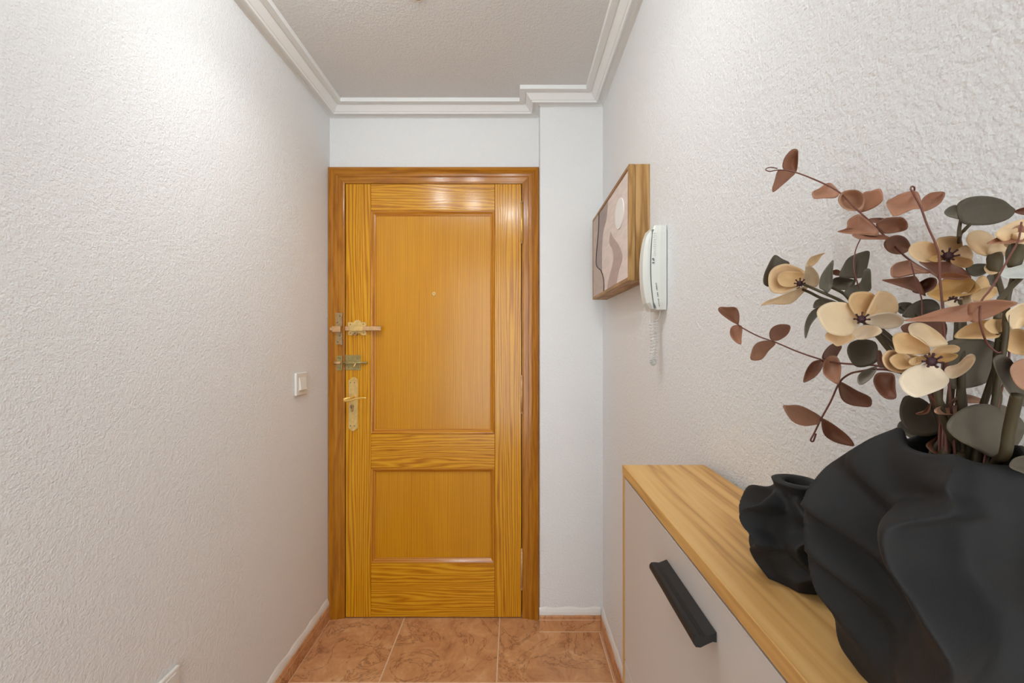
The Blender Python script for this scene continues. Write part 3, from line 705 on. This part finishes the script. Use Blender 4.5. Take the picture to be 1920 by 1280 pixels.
# --- russet eucalyptus sprig reaching to the upper left
s1 = sprig('russet_sprig', 'long russet leaf sprig arching to the upper left, wire loop at its tip', 'sprig', 'russet leaf sprigs in the vase')
pts = [(375, 178), (372, 188), (395, 196), (440, 188), (500, 190), (560, 205), (640, 235), (730, 275), (810, 320), (900, 410), (1000, 500), (1100, 600), (1200, 700), (1290, 765), (1380, 812), (1420, 860), (1432, 1000), (1440, 1180)]
stem(s1, [(440, 178), (400, 172)]+pts, A, [.5, .5]+lin(.50, .29, len(pts)), .0009, M_stemr, off=(-.006, .008))
Yl = lambda x: .50-(x-372)/1070*.21
def L(par, o, base, dt, cup=.004, roll=0, m=0, zf=A, Y=None, fold=0): return blade('leaf', par, o, base, (Yl(base[0]) if Y is None else Y), dt, cup, roll, R[m], zf, fold=fold)
L(s1, [(478, 185), (470, 160), (482, 115), (510, 78), (535, 61), (562, 66), (566, 100), (562, 165), (548, 205), (510, 195)], (510, 195), -.02, .006, .008, 1, fold=-.006)
L(s1, [(440, 195), (470, 185), (545, 203), (520, 235), (470, 280), (418, 320), (408, 300), (420, 260)], (520, 200), -.015, .004, -.006, 1)
L(s1, [(648, 322), (690, 298), (730, 270), (760, 265), (790, 290), (812, 325), (790, 355), (720, 358), (660, 360)], (808, 325), .015, .005, .010, 0)
L(s1, [(950, 330), (1000, 312), (1058, 300), (1076, 350), (1062, 385), (1010, 420), (945, 442), (925, 430)], (925, 425), .02, .004, .006, 0, Y=.41)
L(s1, [(803, 370), (825, 322), (880, 306), (930, 312), (962, 345), (965, 385), (945, 425), (890, 434), (835, 418)], (830, 325), -.012, .010, .004, 3, Y=.395)
L(s1, [(985, 482), (1030, 474), (1080, 478), (1040, 505), (1005, 500)], (1010, 495), .01, .002, 0, 2, Y=.385)
L(s1, [(800, 555), (855, 535), (862, 490), (920, 453), (960, 470), (1030, 530), (1050, 560), (1030, 582), (940, 575), (880, 572), (830, 566)], (1050, 560), .012, .008, .012, 0, Y=.365)
L(s1, [(890, 575), (950, 568), (1040, 572), (1105, 585), (1115, 605), (1040, 605), (940, 603), (900, 590)], (1110, 598), .006, .003, .006, 1, Y=.360)
L(s1, [(1030, 512), (1080, 478), (1140, 470), (1195, 473), (1225, 512), (1215, 545), (1160, 562), (1085, 570), (1060, 550)], (1040, 515), .006, .006, .008, 1, Y=.362)
L(s1, [(1078, 640), (1095, 600), (1150, 578), (1205, 590), (1238, 635), (1225, 675), (1170, 694), (1110, 680)], (1115, 612), .010, .006, .006, 2, Y=.348)
L(s1, [(1118, 785), (1145, 750), (1190, 735), (1235, 730), (1290, 765), (1355, 805), (1280, 810), (1140, 835)], (1340, 800), .01, .004, .010, 0, Y=.318)
L(s1, [(1065, 848), (1130, 840), (1240, 824), (1270, 825), (1300, 870), (1332, 942), (1290, 928), (1230, 905), (1140, 875)], (1285, 880), .005, .003, .006, 2, Y=.305)
L(s1, [(1270, 880), (1300, 855), (1350, 832), (1392, 838), (1398, 870), (1375, 905), (1310, 930), (1250, 918)], (1392, 840), .01, .006, .004, 4, Y=.300)
L(s1, [(1288, 735), (1380, 738), (1480, 738), (1550, 775), (1605, 830), (1540, 846), (1460, 842), (1395, 828), (1340, 780)], (1395, 815), -.012, .004, -.012, 2, Y=.290)
L(s1, [(1395, 828), (1480, 800), (1605, 830), (1540, 846), (1460, 842)], (1400, 828), -.008, .002, .004, 1, Y=.283)
# --- short upright russet sprig
s2 = sprig('russet_sprig', 'short upright russet sprig with a single leaf pair near the grey leaf', 'sprig', 'russet leaf sprigs in the vase')
stem(s2, [(1262, 310), (1262, 292), (1246, 286), (1240, 302), (1250, 318), (1300, 410), (1340, 520), (1385, 620), (1410, 700), (1415, 830), (1430, 1000), (1440, 1150)], A, lin(.275, .25, 12), .0007, M_stemr, off=(-.004, .0))
L(s2, [(1092, 385), (1140, 350), (1195, 324), (1260, 312), (1290, 330), (1306, 385), (1302, 418), (1255, 424), (1200, 448), (1150, 466), (1125, 455)], (1300, 412), .012, .006, .008, 0, Y=.272)
L(s2, [(1303, 375), (1330, 340), (1370, 322), (1435, 317), (1447, 335), (1425, 380), (1380, 415), (1322, 437), (1305, 425)], (1303, 425), .010, .006, -.006, 1, Y=.272)
# --- lower-left thin sprig
s3 = sprig('russet_sprig', 'thin russet sprig with paired leaves stretching farthest left', 'sprig', 'russet leaf sprigs in the vase')
p3 = [(200, 213), (230, 238), (330, 290), (430, 325), (560, 380), (710, 430), (820, 450), (930, 458), (1040, 466), (1200, 510), (1340, 620), (1430, 780)]
stem(s3, p3, B, [.47-(x-200)/950*.18 if x < 1100 else .29-(x-1100)/330*.025 for x, _ in p3], .0010, M_stemr, off=(-.008, .004))
Y3 = lambda x: .47-(x-200)/950*.18
def L3(o, base, dt, cup=.004, roll=0, m=0): return blade('leaf', s3, o, base, Y3(base[0]), dt, cup, roll, R[m], B)
L3([(88, 140), (92, 114), (140, 113), (190, 116), (212, 155), (208, 215), (185, 212), (130, 178)], (205, 215), -.01, .008, .006, 1)
L3([(155, 255), (170, 228), (205, 220), (230, 235), (226, 300), (222, 337), (190, 325), (160, 290)], (210, 222), -.01, .005, .006, 0)
L3([(392, 290), (395, 255), (420, 228), (460, 216), (513, 222), (517, 250), (495, 285), (445, 315), (405, 312)], (408, 312), .012, .006, .006, 1)
L3([(282, 430), (283, 385), (300, 345), (330, 322), (385, 313), (430, 332), (390, 375), (345, 428)], (415, 322), -.012, .005, -.006, 0)
L3([(710, 425), (722, 378), (768, 335), (826, 345), (812, 385), (780, 425)], (735, 428), .012, .005, .006, 2)
L3([(597, 566), (602, 520), (625, 470), (660, 437), (715, 432), (712, 470), (690, 510), (650, 545)], (712, 435), -.010, .005, .006, 2)
L3([(712, 500), (715, 450), (735, 418), (765, 405), (800, 412), (822, 460), (822, 510), (808, 575), (770, 562), (728, 530)], (765, 410), -.02, .005, .006, 0)
# --- russet sprig bending down-left
s4 = sprig('russet_sprig', 'russet sprig bending down over the black vase, wire loop at its tip', 'sprig', 'russet leaf sprigs in the vase')
p4 = [(672, 872), (655, 918), (640, 910), (660, 872), (690, 810), (710, 770), (760, 680), (800, 590), (830, 545), (880, 512), (930, 500), (1000, 490), (1100, 490), (1230, 530), (1350, 640), (1440, 800)]
stem(s4, p4, B, [.36]*8+lin(.355, .262, 8), .0010, M_stemr, off=(-.010, .0))
def L4(o, base, dt, cup=.004, roll=0, m=0, Y=.36): return blade('leaf', s4, o, base, Y, dt, cup, roll, R[m], B)
L4([(806, 600), (812, 560), (860, 580), (920, 615), (1000, 655), (1000, 710), (930, 710), (870, 698), (825, 665)], (812, 565), .012, .006, .008, 1)
L4([(472, 710), (510, 702), (570, 702), (640, 732), (706, 776), (690, 812), (640, 825), (590, 825), (525, 795)], (702, 782), -.010, .006, .006, 0)
L4([(705, 785), (725, 785), (790, 825), (870, 890), (902, 945), (850, 942), (780, 922), (725, 885), (706, 835)], (708, 788), -.012, .005, .006, 1)
L4([(1015, 560), (1035, 512), (1090, 505), (1142, 520), (1150, 600), (1152, 660), (1095, 665), (1045, 625)], (1130, 512), -.005, .005, .006, 2, Y=.285)
L4([(1035, 380), (1060, 375), (1075, 420), (1085, 470), (1050, 475), (1035, 430)], (1060, 470), .004, .003, .004, 2, Y=.292)
# --- russet sprig on the right with the long horizontal leaf pair
s5 = sprig('russet_sprig', 'russet sprig at the right edge with a long horizontal leaf pair', 'sprig', 'russet leaf sprigs in the vase')
p5 = [(1905, 500), (1885, 610), (1825, 720), (1765, 830), (1715, 910), (1665, 975), (1655, 1080), (1675, 1170), (1705, 1235), (1760, 1283), (1830, 1320)]
stem(s5, p5, A, lin(.235, .226, 7)+[.228, .234, .242, .252], .0006, M_stemr, off=(.004, -.008))
L(s5, [(1695, 628), (1780, 580), (1850, 540), (1900, 514), (1925, 540), (1930, 610), (1850, 628), (1760, 630)], (1890, 600), .004, .004, .006, 0, Y=.236)
L(s5, [(1860, 440), (1890, 420), (1950, 408), (1960, 440), (1920, 458)], (1925, 440), .008, .002, .0, 2, Y=.236)
L(s5, [(1196, 1090), (1300, 1062), (1420, 1022), (1520, 1002), (1590, 992), (1610, 1040), (1600, 1092), (1500, 1100), (1400, 1096), (1280, 1098)], (1595, 1050), .012, .003, .006, 0, Y=.230)
L(s5, [(1585, 992), (1660, 975), (1740, 965), (1810, 968), (1885, 985), (1820, 1020), (1740, 1062), (1660, 1090), (1595, 1096)], (1595, 1050), -.006, .003, .008, 0, Y=.230)
# --- deep small russet leaves in the middle of the bunch
s6 = sprig('russet_sprig', 'dark russet leaves low in the middle of the bunch', 'sprig', 'russet leaf sprigs in the vase')
stem(s6, [(1240, 740), (1270, 850), (1305, 960), (1310, 1060), (1330, 1180)], A, lin(.31, .28, 5), .0006, M_stemr, off=(-.002, .006))
stem(s6, [(942, 596), (920, 640), (905, 690), (900, 780), (930, 900)], A, lin(.37, .34, 5), .0006, M_stemr, False, name='side_stem')
L(s6, [(1180, 1130), (1260, 1100), (1440, 1095), (1450, 1190), (1380, 1210), (1240, 1190)], (1430, 1190), .010, .003, .006, 4, Y=.268)
L(s6, [(770, 792), (800, 784), (822, 800), (815, 822), (775, 815)], (820, 805), .004, .002, 0, 2, Y=.365)
blade('leaf', s6, [(1330, 945), (1380, 900), (1460, 850), (1500, 895), (1470, 960), (1400, 1000)], (1500, 880), .268, -.008, .004, .006, R[2], B)
blade('leaf', s6, [(1380, 730), (1420, 708), (1490, 705), (1540, 688), (1580, 690), (1565, 728), (1490, 760), (1400, 755)], (1490, 740), .250, -.012, .006, .006, R[3], B)
blade('leaf', s6, [(1470, 690), (1500, 660), (1560, 632), (1680, 668), (1670, 690), (1580, 690)], (1500, 690), .262, .010, .004, .004, R[3], B)
blade('leaf', s6, [(1310, 745), (1355, 690), (1362, 700), (1345, 750), (1290, 760), (1270, 750)], (1360, 700), .262, -.006, .003, .004, R[1], B)

# --- flowers
def flower_head(par, c, Y, mat_i, r=.0030, zf=A, aim=Vector((-.6, -.75, .2))):
    p = pt(*zf(*c), Y); bm = bmesh.new(); ball_bm(bm, p, r, (1, .8, 1), 12, 8)
    o = bmobj('flower_centre', bm, M_purple, par, True)
    aim = aim.normalized()
    for k in range(7):
        a_ = k*2*math.pi/7+.3; u = aim.orthogonal().normalized(); v = aim.cross(u)
        d = (aim*.6+u*math.cos(a_)+v*math.sin(a_)).normalized()
        tube('stamen', [p, p+d*r*1.2, p+d*r*1.7+aim*.001], [.0007, .0005, .0008], M_purple, o, 6)
    return o
def petals(par, Y, zf, rows):
    for o, base, dt, cup, roll, m in rows: blade('petal', par, o, base, Y, dt, cup, roll, Pt[m], zf, wave=.0012)
GF = 'cream fabric flowers in the vase'
f1 = sprig('cream_flower', 'cream flower farthest left, turned sideways, above the thin sprig', 'flower', GF)
petals(f1, .385, A, [
    ([(385, 850), (395, 800), (430, 765), (490, 749), (550, 765), (605, 795), (610, 840), (585, 880), (540, 905), (470, 930), (400, 915)], (575, 865), .010, .012, .006, 1),
    ([(440, 835), (470, 800), (540, 795), (600, 810), (605, 850), (560, 885), (500, 890), (455, 875)], (575, 868), .004, .006, .004, 2),
    ([(605, 790), (612, 755), (650, 770), (685, 810), (692, 850), (675, 888), (620, 885), (590, 875)], (590, 870), -.016, .006, .006, 0),
    ([(610, 765), (635, 715), (680, 695), (725, 685), (705, 705), (675, 745), (640, 770)], (615, 790), .014, .003, .004, 2),
    ([(340, 1002), (370, 975), (440, 950), (520, 915), (625, 877), (630, 885), (590, 930), (530, 985), (470, 995), (400, 992)], (585, 880), -.020, .003, -.010, 1)])
flower_head(f1, (575, 868), .381, 0)
stem(f1, [(590, 870), (660, 900), (740, 935), (830, 978), (950, 1060), (1130, 1200), (1300, 1400), (1420, 1580), (1470, 1740)], A, lin(.386, .27, 9), .0018, M_stemg, off=(-.010, .010))
f2 = sprig('cream_flower', 'wide open cream flower facing the hall, left of the vase centre', 'flower', GF)
petals(f2, .290, A, [
    ([(730, 1200), (735, 1165), (800, 1150), (880, 1160), (905, 1200), (850, 1230), (800, 1245), (770, 1225)], (930, 1100), -.004, .004, .004, 1),
    ([(1030, 930), (1060, 914), (1110, 920), (1150, 955), (1167, 1005), (1155, 1050), (1090, 1070), (1020, 1075), (960, 1080)], (955, 1078), .010, .006, .004, 1),
    ([(865, 985), (880, 935), (920, 918), (985, 918), (1025, 940), (1040, 990), (1030, 1040), (980, 1075), (940, 1085), (900, 1050)], (945, 1080), .006, .008, .006, 2),
    ([(678, 1060), (690, 1015), (740, 985), (800, 978), (870, 990), (900, 1030), (945, 1085), (910, 1140), (870, 1178), (800, 1180), (730, 1150)], (940, 1085), -.012, .006, .006, 0),
    ([(945, 1082), (1000, 1060), (1060, 1045), (1130, 1042), (1185, 1065), (1202, 1090), (1175, 1125), (1110, 1142), (1050, 1135), (980, 1110)], (948, 1084), -.004, .005, .006, 3),
    ([(868, 1190), (900, 1150), (945, 1120), (1000, 1118), (1050, 1130), (1070, 1158), (1030, 1185), (970, 1203), (920, 1205)], (945, 1090), -.020, .004, .004, 3)])
flower_head(f2, (945, 1082), .284, 0)
stem(f2, [(965, 1110), (1040, 1180), (1130, 1285), (1270, 1420), (1390, 1545), (1440, 1690), (1480, 1790)], A, lin(.294, .262, 7), .0022, M_stemg, off=(-.012, .0))
f3 = sprig('cream_flower', 'largest cream flower with layered petals, just above the black vase', 'flower', GF)
petals(f3, .238, B, [
    ([(1225, 240), (1245, 212), (1300, 207), (1350, 225), (1420, 275), (1465, 335), (1420, 350), (1360, 355), (1290, 310), (1240, 280)], (1365, 430), .016, .006, .006, 0),
    ([(1130, 300), (1150, 272), (1200, 265), (1270, 285), (1330, 325), (1360, 370), (1330, 400), (1250, 395), (1160, 390), (1140, 350)], (1350, 435), .008, .008, .006, 2),
    ([(1068, 420), (1085, 385), (1125, 370), (1190, 385), (1250, 420), (1262, 470), (1200, 508), (1130, 500), (1085, 470)], (1340, 440), .004, .005, .004, 1),
    ([(1112, 425), (1150, 395), (1210, 385), (1270, 400), (1330, 430), (1270, 465), (1190, 490), (1140, 470)], (1350, 440), .000, .006, .004, 2),
    ([(1355, 395), (1380, 362), (1440, 345), (1500, 340), (1536, 358), (1520, 385), (1460, 392), (1400, 400)], (1365, 420), .012, .004, .004, 2),
    ([(1370, 425), (1410, 395), (1470, 388), (1525, 400), (1500, 430), (1440, 448), (1390, 445)], (1368, 435), .008, .004, .004, 4),
    ([(1228, 435), (1260, 415), (1330, 402), (1400, 402), (1420, 415), (1390, 430), (1330, 440), (1280, 465), (1240, 462)], (1360, 436), -.002, .004, .004, 2),
    ([(1440, 500), (1460, 470), (1520, 455), (1580, 400), (1620, 398), (1630, 430), (1600, 480), (1550, 520), (1500, 542), (1460, 535)], (1375, 445), -.010, .006, .006, 3),
    ([(1168, 560), (1190, 510), (1240, 475), (1310, 455), (1370, 450), (1430, 490), (1472, 545), (1450, 590), (1390, 620), (1320, 645), (1265, 656), (1200, 620)], (1368, 442), -.022, .006, .004, 3)])
flower_head(f3, (1366, 440), .2335, 0, .0030, B)
stem(f3, [(1385, 480), (1400, 620), (1425, 740), (1470, 860), (1530, 980)], B, lin(.245, .252, 5), .0024, M_stemg, off=(-.006, -.004))
f4 = sprig('cream_flower', 'cream flower behind the short upright sprig, under the big grey leaf', 'flower', GF)
petals(f4, .288, A, [
    ([(1395, 605), (1440, 588), (1490, 583), (1540, 595), (1552, 640), (1540, 680), (1500, 705), (1440, 705), (1400, 680)], (1465, 705), .008, .006, .004, 2),
    ([(1500, 690), (1540, 650), (1580, 640), (1615, 690), (1600, 735), (1560, 750), (1500, 720)], (1470, 708), .004, .004, .004, 1),
    ([(1225, 680), (1245, 635), (1300, 615), (1360, 620), (1410, 650), (1430, 700), (1380, 735), (1310, 740), (1260, 720)], (1455, 710), -.006, .006, .006, 1),
    ([(1480, 715), (1530, 705), (1600, 720), (1615, 755), (1560, 775), (1490, 750)], (1465, 712), -.012, .004, .004, 2),
    ([(1345, 725), (1380, 700), (1430, 700), (1450, 720), (1400, 740)], (1460, 712), -.010, .003, .0, 4)])
flower_head(f4, (1465, 704), .284, 0, .0034)
stem(f4, [(1465, 725), (1480, 800), (1500, 950), (1520, 1150)], A, [.298, .305, .30, .272], .002, M_stemg, off=(.0, .010))
f5 = sprig('cream_flower', 'cream flower seen from behind with its brown calyx, near the right edge', 'flower', GF)
petals(f5, .272, A, [
    ([(1572, 610), (1590, 565), (1640, 548), (1700, 560), (1750, 600), (1790, 650), (1770, 700), (1700, 705), (1640, 690), (1600, 660)], (1750, 700), .012, -.006, .006, 1),
    ([(1700, 690), (1730, 620), (1790, 600), (1840, 640), (1850, 690), (1800, 705), (1750, 712)], (1750, 705), -.008, -.004, .004, 0),
    ([(1680, 770), (1710, 745), (1760, 740), (1765, 800), (1720, 815), (1690, 800)], (1750, 740), -.008, .003, .004, 1)])
tube('calyx', [pt(*A(1748, 690), .270), pt(*A(1745, 720), .268), pt(*A(1748, 770), .267), pt(*A(1752, 800), .267)], [.0032, .0040, .0034, .0024], M_stemg, f5, 12, 3)
stem(f5, [(1752, 795), (1775, 880), (1795, 960), (1800, 1100), (1790, 1250)], A, lin(.267, .25, 5), .0019, M_stemg, off=(.008, .004))
f6 = sprig('cream_flower', 'topmost cream flower, cut by the right edge of the picture', 'flower', GF)
petals(f6, .246, A, [
    ([(1745, 575), (1790, 530), (1860, 495), (1930, 482), (1990, 500), (2010, 560), (1960, 610), (1880, 640), (1800, 620)], (1880, 640), .010, -.006, .006, 1),
    ([(1800, 640), (1830, 580), (1900, 560), (1960, 590), (1960, 650), (1880, 665)], (1880, 650), -.010, -.004, .004, 0)])
tube('calyx', [pt(*A(1872, 640), .243), pt(*A(1868, 680), .241), pt(*A(1862, 740), .240), pt(*A(1858, 770), .240)], [.0032, .0040, .0034, .0024], M_stemg, f6, 12, 3)
stem(f6, [(1858, 765), (1850, 850), (1825, 940), (1810, 1080), (1800, 1250)], A, lin(.240, .245, 5), .0017, M_stemg, off=(.010, -.004))
f7 = sprig('cream_flower', 'ochre flower half hidden behind the russet sprig, centre right', 'flower', GF)
petals(f7, .272, A, [
    ([(1335, 930), (1380, 900), (1420, 850), (1500, 825), (1590, 830), (1640, 870), (1660, 910), (1600, 935), (1520, 950), (1440, 980), (1380, 960)], (1520, 965), .012, .008, .008, 4),
    ([(1560, 960), (1600, 900), (1650, 830), (1690, 825), (1715, 880), (1690, 930), (1620, 960)], (1530, 965), .006, .005, .004, 2),
    ([(1590, 960), (1640, 905), (1700, 885), (1755, 890), (1762, 925), (1720, 960), (1650, 975)], (1540, 968), -.002, .004, .004, 2),
    ([(1440, 985), (1500, 965), (1580, 955), (1620, 975), (1560, 1010), (1480, 1010)], (1530, 968), -.012, .003, .004, 3),
    ([(1530, 990), (1535, 945), (1560, 920), (1590, 935), (1618, 985), (1600, 1090), (1570, 1095)], (1560, 970), -.018, .004, .004, 3)])
flower_head(f7, (1490, 968), .272, 0, .0014)
stem(f7, [(1530, 970), (1540, 1080), (1545, 1200)], A, lin(.274, .262, 3), .0022, M_stemg, off=(.0, .0))
f8 = sprig('cream_flower', 'pale ochre flower low at the right edge under the long russet leaves', 'flower', GF)
petals(f8, .246, A, [
    ([(1500, 1190), (1540, 1140), (1620, 1100), (1720, 1085), (1770, 1120), (1770, 1190), (1650, 1200), (1560, 1200)], (1760, 1180), .010, .006, .006, 2),
    ([(1680, 1110), (1760, 1060), (1820, 1040), (1850, 1080), (1860, 1150), (1800, 1165), (1720, 1165)], (1770, 1160), .004, .006, .006, 2),
    ([(1810, 1050), (1850, 1015), (1910, 985), (1960, 1000), (1960, 1080), (1900, 1135), (1850, 1145), (1825, 1100)], (1800, 1160), -.008, .005, .004, 0),
    ([(1780, 1200), (1830, 1150), (1900, 1140), (1960, 1180), (1950, 1290), (1860, 1290), (1800, 1250)], (1790, 1170), -.010, .004, .004, 2)])
stem(f8, [(1780, 1160), (1775, 1200), (1760, 1330), (1750, 1480), (1750, 1600)], A, lin(.248, .25, 5), .0026, M_stemg, off=(.006, -.002))

# --- grey-green leaf stems
GG = 'grey green leaf stems in the vase'
def Gl(par, o, base, Y, dt, m, zf=A, cup=.005, roll=.005): return blade('leaf', par, o, base, Y, dt, cup, roll, G[m], zf, .0008)
g1 = sprig('grey_leaf_stem', 'grey green leaf stem fanning out behind the two left flowers', 'leaf stem', GG)
stem(g1, [(520, 880), (620, 915), (700, 955), (800, 990), (900, 1060), (1080, 1190), (1260, 1380), (1410, 1560), (1480, 1740)], A, lin(.40, .275, 9), .0018, M_stemg, off=(-.006, .012))
stem(g1, [(925, 730), (905, 850), (860, 930), (900, 1010)], A, lin(.36, .345, 4), .0012, M_stemg, False, name='side_stem')
stem(g1, [(760, 890), (840, 930), (900, 1000)], A, lin(.36, .345, 3), .0016, M_stemg, False, name='side_stem')
Gl(g1, [(357, 870), (358, 820), (380, 765), (410, 710), (432, 697), (470, 720), (515, 748), (450, 790), (410, 850), (392, 888)], (520, 850), .402, .008, 4)
Gl(g1, [(690, 890), (698, 830), (730, 775), (776, 727), (774, 800), (770, 880), (742, 925), (715, 910)], (738, 922), .358, -.010, 1)
Gl(g1, [(808, 822), (830, 770), (865, 715), (930, 684), (988, 672), (993, 710), (975, 790), (955, 832), (890, 838), (840, 835)], (900, 845), .358, .010, 0)
Gl(g1, [(765, 870), (778, 838), (820, 828), (870, 838), (905, 852), (895, 900), (840, 908), (780, 900)], (900, 870), .366, .006, 0)
Gl(g1, [(838, 922), (880, 890), (935, 862), (950, 820), (962, 785), (998, 783), (1003, 850), (998, 912), (930, 925), (880, 960)], (865, 945), .345, -.012, 1)
Gl(g1, [(603, 1188), (603, 1120), (625, 1060), (660, 1022), (712, 1003), (705, 1040), (665, 1085), (635, 1130), (615, 1192)], (705, 1010), .350, -.014, 1)
Gl(g1, [(665, 975), (700, 960), (780, 975), (770, 1000), (700, 1010), (655, 1015)], (770, 990), .345, -.004, 0)
Gl(g1, [(860, 1290), (865, 1240), (900, 1212), (960, 1202), (1030, 1220), (1045, 1280), (1035, 1340), (960, 1370), (900, 1360)], (1040, 1290), .315, .006, 4)
Gl(g1, [(920, 1460), (925, 1420), (960, 1390), (1035, 1365), (1025, 1410), (990, 1450), (945, 1477)], (1035, 1375), .310, -.008, 2)
g2 = sprig('grey_leaf_stem', 'dark grey oval leaf standing highest at the right of the bunch', 'leaf stem', GG)
stem(g2, [(1600, 510), (1560, 550), (1535, 585), (1530, 700), (1545, 900), (1560, 1150)], A, [.272, .275, .285, .312, .295, .272], .0014, M_stemg, off=(.006, .010))
stem(g2, [(1540, 490), (1532, 540), (1530, 590)], A, [.275, .273, .272], .0012, M_stemg, False, name='side_stem')
Gl(g2, [(1515, 420), (1530, 380), (1600, 349), (1700, 344), (1790, 365), (1845, 405), (1870, 432), (1830, 480), (1740, 512), (1640, 520), (1560, 512), (1525, 480)], (1605, 515), .272, .010, 4)
Gl(g2, [(1440, 440), (1465, 412), (1510, 396), (1540, 420), (1540, 480), (1490, 475), (1455, 462)], (1540, 480), .277, .008, 2)
g3 = sprig('grey_leaf_stem', 'grey green leaf stem filling the middle behind the largest flower', 'leaf stem', GG)
stem(g3, [(1180, 1010), (1260, 1060), (1340, 1140), (1450, 1260), (1520, 1420), (1560, 1600)], A, lin(.31, .262, 6), .0018, M_stemg, off=(.004, .006))
Gl(g3, [(1160, 1010), (1170, 985), (1215, 980), (1250, 990), (1230, 1030), (1190, 1050), (1165, 1040)], (1190, 1045), .312, .004, 1)
Gl(g3, [(1188, 1065), (1220, 1015), (1270, 978), (1330, 961), (1385, 970), (1415, 1005), (1405, 1040), (1340, 1060), (1260, 1075)], (1250, 1075), .296, .010, 0)
Gl(g3, [(1450, 1235), (1500, 1205), (1580, 1200), (1700, 1205), (1780, 1240), (1815, 1285), (1790, 1390), (1720, 1450), (1640, 1485), (1540, 1500), (1470, 1490), (1440, 1380)], (1520, 1490), .257, .002, 0)
Gl(g3, [(1568, 778), (1610, 755), (1660, 748), (1705, 757), (1700, 800), (1650, 825), (1600, 820)], (1700, 820), .285, .004, 4)
Gl(g3, [(1700, 820), (1760, 815), (1770, 880), (1740, 900), (1705, 860)], (1740, 900), .283, .004, 4)
g4 = sprig('grey_leaf_stem', 'broad grey green leaves drooping over the rim of the black vase', 'leaf stem', GG)
stem(g4, [(1360, 640), (1390, 730), (1430, 830), (1500, 930)], B, lin(.285, .262, 4), .0022, M_stemg, off=(-.010, .004))
Gl(g4, [(1160, 845), (1185, 795), (1260, 830), (1400, 880), (1380, 910), (1330, 945), (1240, 900)], (1400, 890), .292, .008, 2, B)
Gl(g4, [(1172, 740), (1180, 690), (1210, 645), (1290, 655), (1360, 700), (1410, 770), (1440, 850), (1380, 882), (1290, 886), (1215, 845), (1180, 790)], (1425, 845), .276, .008, 0, B)
Gl(g4, [(1455, 825), (1475, 780), (1530, 735), (1600, 702), (1680, 693), (1750, 710), (1805, 770), (1830, 860), (1800, 960), (1765, 1020), (1700, 1005), (1620, 960), (1530, 915), (1470, 865)], (1770, 1010), .240, -.008, 0, B)
Gl(g4, [(1700, 720), (1790, 700), (1880, 760), (1930, 840), (1870, 960), (1800, 1000), (1760, 900)], (1790, 1000), .250, .004, 0, B)
g5 = sprig('grey_leaf_stem', 'thick stem with a spoon shaped grey leaf at the right edge', 'leaf stem', GG)
stem(g5, [(1880, 640), (1855, 740), (1830, 860), (1805, 1000)], B, lin(.212, .224, 4), .0026, M_stemg, off=(.006, -.012), taper=False)
stem(g5, [(1905, 830), (1780, 960), (1760, 1080)], A, lin(.238, .236, 3), .0018, M_stemg, False, name='side_stem')
Gl(g5, [(1732, 440), (1745, 410), (1785, 398), (1840, 425), (1890, 500), (1960, 560), (1980, 720), (1920, 712), (1860, 670), (1800, 590), (1760, 520)], (1870, 660), .214, -.010, 0, B, .012, .010)
blade('leaf', g5, [(1835, 490), (1870, 440), (1930, 425), (1980, 480), (1970, 600), (1920, 612), (1865, 570)], (1930, 600), .210, -.008, .004, .006, R[3], B)
Gl(g5, [(1768, 805), (1800, 785), (1860, 768), (1930, 752), (1990, 770), (1980, 838), (1900, 838), (1800, 834)], (1900, 836), .231, .003, 3)
Gl(g5, [(1830, 1060), (1860, 1020), (1930, 1005), (1990, 1040), (1980, 1130), (1900, 1105), (1850, 1085)], (1960, 1060), .216, -.006, 0, B)
